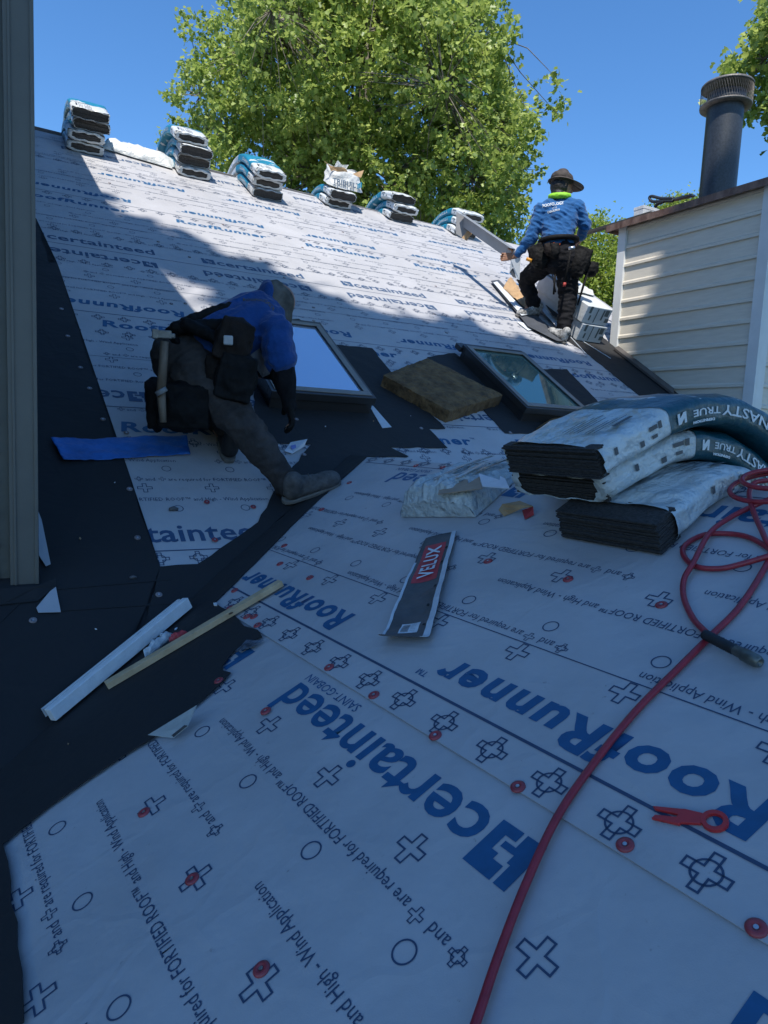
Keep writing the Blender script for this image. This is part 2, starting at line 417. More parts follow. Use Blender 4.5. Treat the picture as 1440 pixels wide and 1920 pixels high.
for u in (-.82, -2.1): ug.text('SAINT-GOBAIN', u, .075, 0, .038, xs=.95)
un.line(-5.4, .055, -.25, .055, .004)
u = -4.0
while u < -.2: un.target(.034, .0036, u, .021, 0, 20); u += .1437
# lower course
word_cert(lg, -2.497, 1.222, 0, .096, 4, .835); word_cert(lg, -3.655, 1.222, 0, .096, 4, .835)
Vd, fd = text2d('SAINT-GOBAIN', .036, xs=1.0, res=2); lg.put(Vd, fd, -1.905, 1.187, 0)
logo(lg, -1.375, 1.225, 0, .095)
for v in (1.359, 1.657, 1.945, 2.24):
    u = -4.32 + (.0 if v in (1.359,) else .0)
    while u < -1.3: ln_.plus(.030, .0078, .0034, u, v, 0); u += .2865
for v in (1.478, 1.839, 2.13):
    u = -4.17
    while u < -1.4: ln_.ring(.0185, .0030, u, v, 28); u += .2865
for u, b in ((-2.517, 1.418), (-3.64, 1.418), (-1.397, 1.418), (-1.947, 1.572), (-3.067, 1.572), (-2.517, 1.735), (-3.64, 1.735), (-1.947, 1.885), (-3.067, 1.885), (-2.517, 2.05)): small_row(ln_, u, b, 0, .034, 2)
for u in (-3.55, ): word_rr(lb, u, 1.95, 0, .75)
for nm, ik, mt, par, h in (('lettering', ub, M_INKB, uppc, .0085), ('word_print', ug, M_INKB, uppc, .0085), ('small_print', un, M_INKN, uppc, .0085),
                           ('lettering', lb, M_INKB, lowc, .0040), ('word_print', lg, M_INKB, lowc, .0040), ('small_print', ln_, M_INKN, lowc, .0040)):
    me = ik.mesh(gfn(h), h); me.flip_normals(); link_mesh(nm, me, mt, par, fix=False)

# ------------------------------------------------------------------ black self-adhered membrane over the valley and flashings
def jag(pts, amp=.004, step=.06):
    out = []
    for i in range(len(pts)):
        a, b = np.array(pts[i]), np.array(pts[(i + 1) % len(pts)]); n = max(1, int(np.linalg.norm(b - a) / step))
        for k in range(n):
            p = a + (b - a) * k / n
            out.append(p + (RNG.normal(0, amp, 3) * (k > 0)))
    return out
def flat_on(nrm, pts, h):
    d = [(p - P0) @ nrm for p in pts]; return [p - nrm * (q - h) for p, q in zip(pts, d)]
def black(label, pts, nrm, h, name='black_membrane'):
    t = tag(MB().prism(flat_on(nrm, jag(pts), h), nrm * .003).build(name, M_BLACK), label, 'membrane')
    return t
def fp(*px): return [F(x, y) for x, y in px]
def gp(*px): return [G(x, y) for x, y in px]
C0 = P0 - VAL * .02
black('black membrane strip running up the big slope beside the grey corner board of the wall',
      fp((60, 405), (68, 412), (92, 495), (107, 495), (130, 572), (152, 640), (170, 692), (210, 812), (226, 845), (268, 980), (300, 1066)) + [P0 + VAL * 1.78 , P0 + VAL * 5.4, Fw(-1.9, -4.0), Fw(-1.7, 0), Fw(-1.7, 4.0)], NF, .0062)
black('black valley membrane on the big slope, reaching under the left skylight and the man\u2019s shoe'.replace('\u2019', ''),
      fp((300, 1066), (370, 1061), (395, 1045), (482, 985), (512, 925), (583, 836), (480, 832), (470, 640), (500, 600), (560, 600), (622, 648), (697, 655), (745, 715), (834, 806), (803, 806), (838, 842), (730, 841), (765, 858)) + [P0 + NF * 0 + FS * .35, P0, P0 + VAL * 1.7], NF, .0075)
black('black membrane sheet around the right skylight, beside the brown insulation board', fp((800, 672), (852, 664), (900, 700), (985, 690), (1015, 694), (1062, 694), (1130, 765), (1160, 800), (1020, 816), (946, 814), (880, 745)), NF, .0072)
black('black membrane strip at the foot of the chimney siding, behind the shingle bundles', fp((1036, 622), (1105, 668), (1200, 745), (1260, 800), (1330, 830), (1330, 790), (1262, 733), (1148, 648), (1085, 600)), NF, .0072)
black('black valley membrane lying on the small gable roof, under the foam strip and the lumber',
      [P0 - GU * .02] + gp((690, 860), (640, 905), (560, 980), (480, 1062), (405, 1136), (450, 1168), (495, 1201), (462, 1211), (437, 1232), (420, 1256), (421, 1264), (436, 1268), (415, 1290), (380, 1322), (330, 1363), (290, 1391), (180, 1461), (95, 1520), (10, 1590), (26, 1700), (48, 1830), (52, 1925)) + [Gw(-2.1, -2.6), Gw(-2.2, -3.0), P0 + VAL * 6.3], NG, .0105)
# seams pressed into the membrane
sm = MB()
for a, b in (((85, 1110), (320, 1090)), ((90, 1150), (370, 1132)), ((0, 1170), (60, 1110))):
    pa, pb = F(*a), F(*b); d = unit(pb - pa); q = np.cross(NF, d)
    sm.box((pa + pb) / 2 + NF * .0105, (pb - pa) / 2, q * .004, NF * .0012)
tag(sm.build('membrane_lap', M_BLACK), 'raised laps in the black membrane at the foot of the corner board', 'membrane')

# cap nails
M_CAPR = mat('cap_red', (0.30, 0.045, 0.055), 0.4, 0.08, 20)
M_CAPG = mat('cap_pale', (0.22, 0.19, 0.19), 0.5, 0.2, 20)
M_STEEL = mat('steel', (0.55, 0.56, 0.58), 0.35, 0.1, 20, metal=0.9)
def nail(c, n, parent, m=M_CAPR, r=.0135):
    a = MB().lathe(c, [(0.0001, .001), (.004, .0012), (.006, .0035), (.0105, .0032), (r, .0012), (r, -.001)], 20, n).build('cap_nail', m, parent, smooth=True)
    MB().lathe(c, [(.0001, .0030), (.0034, .0028), (.0036, .001)], 10, n).build('nail_head', M_STEEL, a)
for x, y in ((1418, 1740), (1172, 1584), (971, 1475), (816, 1379), (701, 1303), (617, 1251), (498, 1333), (483, 1172), (476, 1156), (463, 1156), (431, 1140), (440, 1107), (581, 1083)): nail(G(x, y, .009), NG, uppc if y < 1310 and x != 498 or y < 1400 and x in (816,) else lowc)
for x, y in ((270, 1523), (360, 1648), (490, 1817)): nail(G(x, y, .0045), NG, lowc)
for x, y in ((915, 1052), (1065, 1086), (1240, 1134), (533, 1023), (525, 1057), (603, 955), (655, 905), (780, 873), (830, 876), (655, 870 + 12)): nail(G(x, y, .009), NG, uppc)
fnails = [(115, 579), (127, 630), (151, 689), (168, 728), (193, 786), (237, 811), (243, 917), (258, 1008), (298, 1115), (62, 1163), (388, 941), (403, 1012), (475, 950), (556, 786), (570, 852), (790, 803), (957, 811), (1078, 700)]
for x, y in fnails: nail(F(x, y, .0105), NF, big, M_CAPG if y not in (941, 1012, 950) else M_CAPR, .0125)
for k in range(34):
    s, t = RNG.uniform(-1.0, 4.5), RNG.uniform(1.6, 5.2); nail(Fw(s, t, .006), NF, big, M_CAPG, .012)
nail(G(410, 1276, .0135), NG, lowc)

# ------------------------------------------------------------------ siding helper: boards facing n, running along d
def siding(mb, p0, d, nrm, length, z0, z1, course=.105, proud=.016, tops=None):
    """dutch-lap courses from z0 up to z1 starting at p0 (xy) along unit d"""
    z = z0; p0 = np.array([p0[0], p0[1], 0.0])
    while z < z1 - .01:
        zz = min(z + course, z1); prof = [(.0, 0), (proud, 0), (proud * .95, course * .13), (proud * .35, course * .22), (proud * .12, course)]
        pts = []
        for o_, h in prof:
            hh = min(z + h, zz); pts.append((o_, hh))
        vs = []
        for e in (0, length):
            for o_, h in pts: q = p0 + d * e + nrm * o_; vs.append((q[0], q[1], h))
        n = len(pts)
        mb.add(vs, [(i, i + 1, i + 1 + n, i + n) for i in range(n - 1)])
        z = zz
EY = np.array([0, 1.0, 0]); EX = np.array([1.0, 0, 0]); EZ = np.array([0, 0, 1.0])
# left wall (upper storey of the house)
WB = F(70, 1100); YW = float(WB[1]); XW = float(ray(68, 560)[0] / ray(68, 560)[1] * YW)
lw = thing('house_wall', 'grey-green sided upper house wall with its corner board along the left edge', 'wall', (XW, YW, WB[2]))
LZ = 4.05
wz = float(WB[2]) + .01
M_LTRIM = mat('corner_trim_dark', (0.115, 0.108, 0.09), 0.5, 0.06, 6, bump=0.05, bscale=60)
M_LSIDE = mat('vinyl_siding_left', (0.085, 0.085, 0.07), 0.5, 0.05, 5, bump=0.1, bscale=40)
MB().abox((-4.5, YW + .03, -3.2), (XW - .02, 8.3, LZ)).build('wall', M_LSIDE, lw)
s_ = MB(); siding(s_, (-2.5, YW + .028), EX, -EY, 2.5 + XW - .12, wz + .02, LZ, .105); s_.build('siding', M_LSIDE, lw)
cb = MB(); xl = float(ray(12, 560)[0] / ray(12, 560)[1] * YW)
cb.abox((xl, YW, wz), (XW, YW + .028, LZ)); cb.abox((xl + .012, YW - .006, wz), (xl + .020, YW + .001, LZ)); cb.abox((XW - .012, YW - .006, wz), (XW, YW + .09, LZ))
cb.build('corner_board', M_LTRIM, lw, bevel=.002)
# its roof with the eave that shades the slope
E1 = np.array(F(152, 290)); E2 = np.array(F(325, 612))
def toward_sun(p, x): k = (p[0] - x) / -SUN[0]; return p + SUN * k
e1 = toward_sun(E1, .22); e2 = toward_sun(E2, .16)
ed = (e2 - e1); e0 = e1 - ed * .25; e3 = e2 + ed * .06
MB().prism([e0, e3, e3 + [-2.4, 0, 1.2], e0 + [-2.4, 0, 1.2]], (0, 0, -.12)).build('eave_roof', mat('left_shingles', (.06, .055, .05), .9), lw)
MB().prism([e0 + [-.02, 0, -.12], e3 + [-.02, 0, -.12], e3 + [-4, 0, -.14], e0 + [-4, 0, -.14]], (0, 0, -.1)).build('soffit', M_LTRIM, lw)
lw['eave'] = 1
# ------------------------------------------------------------------ chimney chase on the right
XCH = 5.28 if False else float(F(1205, 692)[0])
def W(x, y, X=None):
    r = ray(x, y); return r * ((X if X is not None else XCH) / r[0])
ytop_l = W(1165, 425); yr = W(1420, 345)
YFAR = float(W(1150, 560)[1]); YNEAR = float(W(1432, 560)[1]); ZT = float(W(1160, 424)[2]); ZT2 = float(W(1425, 342)[2])
print('chase', XCH, YFAR, YNEAR, ZT, ZT2)
ZC = (ZT + ZT2) / 2
ch = thing('chimney_chase', 'tan sided chimney chase with rusty cap and dark round flue, right side', 'chimney', (XCH, (YFAR + YNEAR) / 2, 0.3))
MB().abox((XCH + .03, YNEAR + .03, -3), (XCH + 1.9, YFAR - .03, ZC - .02)).build('core', M_SIDE, ch)
s_ = MB(); sp_ = float(W(1160, 550)[2] - W(1160, 583)[2])
siding(s_, (XCH + .028, YNEAR + .05), EY, -EX, YFAR - YNEAR - .1, -1.2, ZC - .03, sp_ * 1.0, .02); s_.build('siding', M_SIDE, ch)
s_ = MB(); siding(s_, (XCH + .05, YNEAR + .028), EX, -EY, 1.7, -1.2, ZC - .03, sp_ * 1.0, .02); s_.build('side_siding', M_SIDE, ch)
wb = .095
for yy, sg in ((YFAR, 1), (YNEAR, -1)):
    c_ = MB()
    a, b = (yy - wb, yy) if sg > 0 else (yy, yy + wb)
    c_.abox((XCH - .002, a, -2), (XCH + .026, b, ZC - .02))
    c_.abox((XCH + .0262, yy - (.026 if sg > 0 else 0), -2), (XCH + .12, yy + (.0 if sg > 0 else .026), ZC - .02))
    c_.build('corner_board', M_TRIM, ch, bevel=.002)
# rusty sheet metal cap
M_RUST = mat('rusty_cap', (0.26, 0.17, 0.13), 0.65, col2=(0.07, 0.03, 0.02), vscale=5, bump=0.3, bscale=50, detail=8, stretch=(1, 2.2, 1), metal=.2)
cp = MB(); yo0, yo1 = YNEAR - .12, YFAR + .10
cp.abox((XCH - .06, yo0, ZC - .02), (XCH + 2.0, yo1, ZC + .0)); cp.abox((XCH - .068, yo0 - .008, ZC - .055), (XCH - .06, yo1 + .008, ZC + .004)); cp.abox((XCH - .06, yo0 - .008, ZC - .055), (XCH + 2, yo0, ZC + .004))
cp.abox((XCH - .06, yo1, ZC - .055), (XCH + 2, yo1 + .008, ZC + .004))
cp.build('cap_flashing', M_RUST, ch)
bl = MB(); bl.box((XCH + .02, YFAR + .04, ZC + .03), (.03, 0, 0), (0, .42, 0), (0, 0, .012)); bl.build('cap_lath', mat('dark_lath', (.05, .045, .04), .8), ch)
# flue
pr = ray(1346, 352); pc = pr * ((XCH + .50) / pr[0]); pc[2] = ZC
dist = float(pc @ -(ROT @ np.array([0, 0, 1.0]))); rcam = ROT @ np.array([1.0, 0, 0])
R_ = 34.0 / FL * dist * .93
tp = ray(1360, 163); HZ = float(tp[2] * (math.hypot(pc[0], pc[1]) / math.hypot(tp[0], tp[1]))) - ZC
M_FLUE = mat('flue_black', (0.035, 0.04, 0.048), 0.42, 0.25, 60, bump=0.2, bscale=120)
MB().lathe(pc, [(R_ * 1.0, 0), (R_, HZ * .93)], 48).build('flue_pipe', M_FLUE, ch, smooth=True)
MB().lathe(pc, [(R_ * 1.01, HZ * .86), (R_ * 1.04, HZ * .865), (R_ * 1.04, HZ * .94), (R_ * .9, HZ * .945)], 48).build('flue_band', M_FLUE, ch, smooth=True)
M_MESHC = mat('cap_metal', (0.17, 0.155, 0.145), 0.5, 0.25, 30, metal=.3, bump=.3, bscale=90)
MB().lathe(pc, [(R_ * 1.0, HZ * .835), (R_ * 1.40, HZ * .838), (R_ * 1.42, HZ * .85), (R_ * 1.40, HZ * .853)], 56).build('cap_flange', M_MESHC, ch, smooth=True)
MB().lathe(pc, [(R_ * .02, HZ * 1.03), (R_ * 1.36, HZ * 1.01), (R_ * 1.42, HZ * 1.0), (R_ * 1.42, HZ * .985), (R_ * 1.38, HZ * .99), (R_ * .02, HZ * .99)], 56).build('rain_cap', M_MESHC, ch, smooth=True)
mm = MB(); r1 = R_ * 1.40
for k in range(64):
    q = 2 * math.pi * k / 64
    for tw in (-1, 1):
        mm.tube([pc + [r1 * math.cos(q + tw * j * .05), r1 * math.sin(q + tw * j * .05), HZ * (.85 + .14 * j / 4)] for j in range(5)], .0010, 3, False)
mm.build('spark_screen', M_MESHC, ch)

# ------------------------------------------------------------------ skylights
M_FRAME = mat('skylight_clad', (0.03, 0.028, 0.028), 0.35, 0.1, 10, spec=.6)
M_FRAMEL = mat('skylight_clad_pale', (0.22, 0.20, 0.18), 0.4, 0.1, 10)
def glass(name, col, metal, rough=.03):
    m = bpy.data.materials.new(name); m.use_nodes = True; p = m.node_tree.nodes['Principled BSDF']
    p.inputs['Base Color'].default_value = (*col, 1); p.inputs['Metallic'].default_value = metal; p.inputs['Roughness'].default_value = rough
    N = m.node_tree.nodes; n2 = N.new('ShaderNodeTexNoise'); n2.inputs['Scale'].default_value = 1.6; b = N.new('ShaderNodeBump'); b.inputs['Strength'].default_value = .02
    m.node_tree.links.new(n2.outputs['Fac'], b.inputs['Height']); m.node_tree.links.new(b.outputs[0], p.inputs['Normal']); return m
def skylight(label, s0, s1, t0, t1, gm, h=.12):
    t = thing('skylight', label, 'skylight', Fw((s0 + s1) / 2, (t0 + t1) / 2, 0), 'roof skylights')
    def ring_(o0, i0, h0, h1, nm, m, bev=.003):
        b = MB(); (a0, a1, b0, b1) = o0; (c0, c1, d0, d1) = i0
        for (x0, x1, y0, y1) in ((a0, a1, b0, d0), (a0, a1, d1, b1), (a0, c0, d0, d1), (c1, a1, d0, d1)):
            b.box(Fw((x0 + x1) / 2, (y0 + y1) / 2, (h0 + h1) / 2), FS * (x1 - x0) / 2, FT * (y1 - y0) / 2, NF * (h1 - h0) / 2)
        return b.build(nm, m, t, bevel=bev)
    ring_((s0, s1, t0, t1), (s0 + .05, s1 - .05, t0 + .05, t1 - .05), -.01, h * .62, 'curb', M_FRAME)
    ring_((s0 - .008, s1 + .008, t0 - .012, t1 + .008), (s0 + .045, s1 - .045, t0 + .05, t1 - .045), h * .62, h, 'sash', M_FRAME)
    ring_((s0 + .012, s1 - .012, t0 + .012, t1 - .012), (s0 + .05, s1 - .05, t0 + .056, t1 - .05), h, h + .006, 'trim', M_FRAMEL, .002)
    b = MB(); b.box(Fw((s0 + s1) / 2, t1 + .03, h * .7), FS * ((s1 - s0) / 2 + .03), FT * .04, NF * .02); b.build('top_cover', M_FRAME, t, bevel=.005)
    b = MB(); b.box(Fw((s0 + s1) / 2, (t0 + t1) / 2, h - .012), FS * ((s1 - s0) / 2 - .048), FT * ((t1 - t0) / 2 - .049), NF * .003); b.build('glass', gm, t)
    return t
H_ = .12
br = Fst(700, 745, H_); tr = Fst(603, 608, H_)
skl = skylight('blue-reflecting skylight beside the crouching man', br[0] - .62, (br[0] + tr[0]) / 2, br[1], tr[1], glass('glass_sky', (.75, .82, .95), .75))
br = Fst(1103, 765, H_); tl = Fst(868, 648, H_); tr = Fst(985, 660, H_); bl_ = Fst(1000, 771, H_)
print('skyR', br, tl, tr, bl_)
skr = skylight('skylight with green reflections tinted into its glass, between the brown board and the shingle bundles', (tl[0] + bl_[0]) / 2, (br[0] + tr[0]) / 2 - .02, (br[1] + bl_[1]) / 2, (tl[1] + tr[1]) / 2, glass('glass_green_reflection', (.26, .42, .36), .7))  # green base colour stands in for trees reflected in the pane
# yellow sticker on the right skylight's lower sash
a_ = Fst(1068, 771, .10)
b = MB(); b.box(Fw(a_[0], (br[1] + bl_[1]) / 2 - .0145, .095), FS * .035, NF * .012, FT * .002); b.build('sticker', mat('sticker', (.35, .3, .05), .5), skr)

# ------------------------------------------------------------------ trees
def leaf_mat(name, ca, cb, tr=.35):
    m = bpy.data.materials.new(name); m.use_nodes = True; N = m.node_tree.nodes; L = m.node_tree.links
    p = N['Principled BSDF']; p.inputs['Roughness'].default_value = .42; p.inputs['Specular IOR Level'].default_value = .5
    g = N.new('ShaderNodeNewGeometry'); rp = N.new('ShaderNodeValToRGB'); rp.color_ramp.elements[0].color = (*ca, 1); rp.color_ramp.elements[1].color = (*cb, 1)
    L.new(g.outputs['Random Per Island'], rp.inputs[0]); L.new(rp.outputs[0], p.inputs['Base Color'])
    t = N.new('ShaderNodeBsdfTranslucent'); L.new(rp.outputs[0], t.inputs['Color']); mx = N.new('ShaderNodeMixShader'); mx.inputs[0].default_value = tr
    L.new(p.outputs[0], mx.inputs[1]); L.new(t.outputs[0], mx.inputs[2]); L.new(mx.outputs[0], N['Material Output'].inputs[0]); return m
M_LEAF = leaf_mat('maple_leaf', (.15, .24, .04), (.52, .60, .16), .5)
M_LEAF2 = leaf_mat('yellow_leaf', (.16, .25, .03), (.38, .46, .09), .45)
M_BARK = mat('bark', (0.20, 0.175, 0.14), .9, .3, 12, bump=.6, bscale=30)
LEAF = np.array([(0, 0, 0), (.18, -.06, .05), (.5, .12, -.02), (.26, .34, .05), (.38, .62, 0), (.12, .62, .03), (0, 1.0, -.12), (-.12, .62, .03), (-.38, .62, 0), (-.26, .34, .05), (-.5, .12, -.02), (-.18, -.06, .05), (0, .4, -.02)])
LF = []
LEAF = np.array([(0, 0, 0), (.52, .16, .06), (.24, .40, .02), (.40, .66, .04), (0, 1.0, -.12), (-.40, .66, .04), (-.24, .40, .02), (-.52, .16, .06)]); LF = [(0, 1, 2, 3, 4), (0, 4, 5, 6, 7)]
LEAFB = np.array([(0, 0, 0), (.36, .22, .04), (.22, .6, .02), (0, 1.0, -.1), (-.22, .6, .02), (-.36, .22, .04)])
LFB = [(0, 1, 2, 3), (0, 3, 4, 5)]
def leaves(C, size, rng, droop=.5, shape=0, outward=None):
    n = len(C); base, faces = (LEAF, LF) if shape == 0 else (LEAFB, LFB)
    az = rng.uniform(0, 2 * np.pi, n); el = rng.normal(-droop, .5, n)
    d = np.stack([np.cos(az) * np.cos(el), np.sin(az) * np.cos(el), np.sin(el)], 1)
    up = rng.normal(0, .45, (n, 3)) + [0, 0, 1]
    x = np.cross(d, up); x /= np.linalg.norm(x, axis=1)[:, None] + 1e-9; z = np.cross(x, d)
    s = size * rng.uniform(.65, 1.25, n)
    V = C[:, None, :] + s[:, None, None] * (base[None, :, 0, None] * x[:, None, :] + base[None, :, 1, None] * d[:, None, :] + base[None, :, 2, None] * z[:, None, :])
    k = len(base); flat = np.array([i for f in faces for i in f]); sz = [len(f) for f in faces]
    idx = (np.arange(n)[:, None] * k + flat[None, :]).ravel()
    return V.reshape(-1, 3), idx, np.tile(sz, n)
def tree(name, label, base, fork, centre, rad, ntip, nleaf, lsize, mleaf, seed, shape=0, group=None, keep=None, spread=.33, rough=.25, trunk_r=.22, shell=.55, limbs=9, clump=0, taper=0):
    rng = np.random.default_rng(seed); centre = np.array(centre, float); rad = np.array(rad, float); base = np.array(base, float); fork = np.array(fork, float)
    t = thing(name, label, 'tree', base, group)
    # uneven envelope
    ph = rng.uniform(0, 6.28, 8)
    def env(d):
        az = np.arctan2(d[:, 1], d[:, 0]); el = d[:, 2]
        return 1 + rough * (.5 * np.sin(3 * az + ph[0] + 2 * el) + .4 * np.sin(5 * az + ph[1] - 3 * el) + .35 * np.sin(9 * az + ph[2] + 6 * el) + .3 * np.sin(7 * el + ph[3] + az))
    d = rng.normal(0, 1, (ntip, 3)); d /= np.linalg.norm(d, axis=1)[:, None]
    r = rng.uniform(shell ** 3, 1, ntip) ** (1 / 3)
    tips = centre + d * rad * (r * env(d))[:, None] * np.stack([1 - taper * np.clip(d[:, 2], 0, 1), 1 - taper * np.clip(d[:, 2], 0, 1), np.ones(len(d))], 1)
    tips = tips[tips[:, 2] > -3.0]
    if clump: tips = tips[np.array([noise.noise(Vector(q) * clump) for q in tips]) > -.12]
    if keep is not None: tips = tips[keep(tips)]
    # limbs: cluster the tips
    wood = MB()
    top = centre + [0, 0, rad[2] * .65]
    trunk = [base, base * .4 + fork * .6 + rng.normal(0, .08, 3), fork, (fork + top) / 2 + rng.normal(0, .15, 3), top]
    wood.tube(trunk, [trunk_r, trunk_r * .85, trunk_r * .7, trunk_r * .35, trunk_r * .08], 9)
    hubs = tips[rng.choice(len(tips), min(limbs * 5, len(tips)), replace=False)]
    mains = []
    for k in range(limbs):
        dd = rng.normal(0, 1, 3); dd /= np.linalg.norm(dd); dd[2] = abs(dd[2]) * .6
        e = centre + dd * rad * .5; a = fork + (top - fork) * rng.uniform(0, .6)
        mid = (a + e) / 2 + [0, 0, .3]; wood.tube([a, mid, e], [trunk_r * .4, trunk_r * .27, trunk_r * .16], 6); mains.append(mid); mains.append(e)
    mains = np.array(mains); hp = []
    for h in hubs:
        m_ = mains[np.argmin(np.linalg.norm(mains - h, axis=1))]; q = m_ + (h - m_) * .8
        md = (m_ + q) / 2 + [0, 0, .15] + rng.normal(0, .1, 3)
        wood.tube([m_, md, q], [trunk_r * .15, trunk_r * .1, trunk_r * .05], 5); hp.append(q); hp.append(md)
    hp = np.array(hp)
    for tp in tips[::(2 if len(tips) < 6000 else 3)]:
        h = hp[np.argmin(np.linalg.norm(hp - tp, axis=1))]; md = (h + tp) / 2 + rng.normal(0, .06, 3) + [0, 0, .05]
        wood.tube([h, md, tp], [trunk_r * .06, trunk_r * .045, trunk_r * .025], 3, False)
    wood.build('trunk', M_BARK, t, smooth=True)
    C = np.repeat(tips, nleaf, axis=0); C = C + np.clip(rng.normal(0, 1, C.shape), -1.5, 1.5) * spread * np.array([1, 1, .75]) * rng.uniform(.3, 1, (len(C), 1))
    if keep is not None: C = C[keep(C)]
    V, idx, sz = leaves(C, lsize, rng, .55, shape)
    me = arr_mesh('crown', V, idx, sz); link_mesh('crown', me, mleaf, t, fix=False)
    return t
def at(x, y, d): return ray(x, y) * d
cc = at(696, 225, 16.5)
tree('maple_tree', 'large bright green maple filling the sky behind the ridge', (cc[0], cc[1], -4.6), (cc[0], cc[1], cc[2] - 4.2), cc, (3.85, 3.6, 5.0), 12000, 19, .088, M_LEAF, 3, spread=.13, rough=.19, trunk_r=.20, shell=.35, limbs=18, clump=1.15, taper=.45)
c2 = at(1082, 582, 21)
tree('broadleaf_tree', 'yellow-green tree seen between the standing roofer and the chimney siding', (c2[0], c2[1], -4.6), (c2[0], c2[1], c2[2] - 2.5), c2, (2.0, 2.0, 2.6), 1500, 26, .10, M_LEAF2, 5, shape=1, spread=.32, rough=.12, shell=.3)
c3 = at(1268, 424, 30)
tree('broadleaf_tree', 'distant green tree top showing just over the chimney cap', (c3[0], c3[1], -4.6), (c3[0], c3[1], c3[2] - 2.5), c3, (1.15, 1.15, 1.05), 450, 22, .11, M_LEAF2, 6, shape=1, spread=.32, rough=.15, shell=.4)
c4 = at(1560, 95, 13)
tree('broadleaf_tree', 'green branch ends hanging into the top right corner behind the flue', (c4[0], c4[1], -4.6), (c4[0], c4[1], c4[2] - 3), c4, (1.25, 1.25, 1.15), 560, 24, .095, M_LEAF, 8, clump=1.6, spread=.18, rough=.2, shell=.4)
# the tree behind the camera that shades the near roof; its crown is cut to the shade edge, with gaps for sun flecks
FL_ = [(G(520, 1075), .13), (F(340, 590), .40), (F(300, 540), .40), (F(285, 505), .24), (F(400, 580), .26), (F(365, 555), .34), (F(325, 520), .2), (W(1310, 735), .17), (W(1345, 690), .09), (W(1390, 440), .13), (W(1330, 455), .07), (W(1380, 520), .08), (W(1300, 600), .05)]
edge_px = [(215, 392), (260, 408), (330, 440), (400, 462), (450, 485), (520, 515), (600, 545), (640, 562), (700, 580), (770, 598), (840, 610), (930, 622), (1000, 640), (1060, 655)]
EH = 14.0
def lift(p): return p + SUN * ((EH - p[2]) / SUN[2])
epts = np.array([lift(F(*e)) for e in edge_px]); 
wp = lift(W(1150, 640)); wq = lift(W(1230, 455)); wr = lift(W(1440, 400))
print('edge', epts.round(2), wp, wq, wr)
def keep_shade(C):
    # project each leaf to the height of the edge along the sun direction
    Q = C + SUN[None, :] * ((EH - C[:, 2:3]) / SUN[2])
    ex, ey = epts[:, 0], epts[:, 1]; ymax = np.interp(Q[:, 0], ex, ey)
    right = Q[:, 0] > ex[-1]
    ymax = np.where(right, ey[-1] + (Q[:, 0] - ex[-1]) * .1, ymax)
    ymax = np.where(Q[:, 0] < ex[0], ey[0] + 3, ymax)
    ok_ = Q[:, 1] < ymax - .10 + .12 * np.sin(Q[:, 0] * 9)
    for p, r in FL_:
        q = lift(np.array(p)); ok_ &= ((Q[:, 0] - q[0]) ** 2 + (Q[:, 1] - q[1]) ** 2) > r * r
    # leaves cut away along this line so the left skylight mirrors open sky
    gq = F(620, 680, .12); vr = unit(gq); rf = vr - 2 * (vr @ NF) * NF
    rel = C - gq; al = rel @ rf; dd = np.linalg.norm(rel - al[:, None] * rf, axis=1); ok_ &= ~((dd < .9 + .06 * al) & (al > 0))
    return ok_
ce = np.array([1.3, -3.2, 10.0]) + SUN * (5.0 / SUN[2])
tree('oak_tree', 'tree standing behind the camera whose shade covers the near roof', (-3.5, -10, -4.6), (-2.0, -8, 8), ce, (7.2, 6.6, 2.6), 5600, 13, .36, M_LEAF, 21, shape=1, keep=keep_shade, spread=.45, rough=.05, trunk_r=.35, shell=.0, limbs=8)
# ------------------------------------------------------------------ shingle bundles draped over the ridges
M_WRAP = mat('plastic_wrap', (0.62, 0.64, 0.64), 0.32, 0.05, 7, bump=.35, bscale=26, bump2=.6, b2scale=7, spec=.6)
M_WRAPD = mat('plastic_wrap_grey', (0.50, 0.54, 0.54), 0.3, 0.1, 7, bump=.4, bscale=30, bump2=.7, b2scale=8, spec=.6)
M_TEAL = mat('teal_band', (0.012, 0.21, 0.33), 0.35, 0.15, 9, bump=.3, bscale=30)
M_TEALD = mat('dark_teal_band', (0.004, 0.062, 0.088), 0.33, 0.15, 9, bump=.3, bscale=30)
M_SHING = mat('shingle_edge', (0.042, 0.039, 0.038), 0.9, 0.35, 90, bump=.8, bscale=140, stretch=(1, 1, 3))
M_SHING_SUN = mat('shingle_edge_sunlit', (0.095, 0.088, 0.083), 0.9, 0.35, 90, bump=.8, bscale=140, stretch=(1, 1, 3))  # lighter copy for the far ridge bundles, sunlight put into the colour
M_WHITE = mat('white_print', (0.62, 0.66, 0.68), .5)
M_DKPR = mat('dark_print', (0.06, 0.07, 0.08), .5)
def drape(R0, d1, d2, b, front, sag=.22):
    """path over a ridge: a = distance from the front end"""
    R0, d1, d2, b = R0, unit(d1), unit(d2), unit(b)
    c = sag
    def P(a):
        x = a - front
        if x <= -c: p = R0 + d1 * x; t = d1
        elif x >= c: p = R0 + d2 * x; t = d2
        else:
            q = (x + c) / (2 * c); A = R0 - d1 * c; B = R0; C = R0 + d2 * c
            p = A * (1 - q) ** 2 + B * 2 * q * (1 - q) + C * q * q; t = unit((B - A) * (1 - q) + (C - B) * q)
        n = np.cross(b, t) if np.cross(b, t)[2] > 0 else np.cross(t, b)
        return p, t, unit(n)
    return P
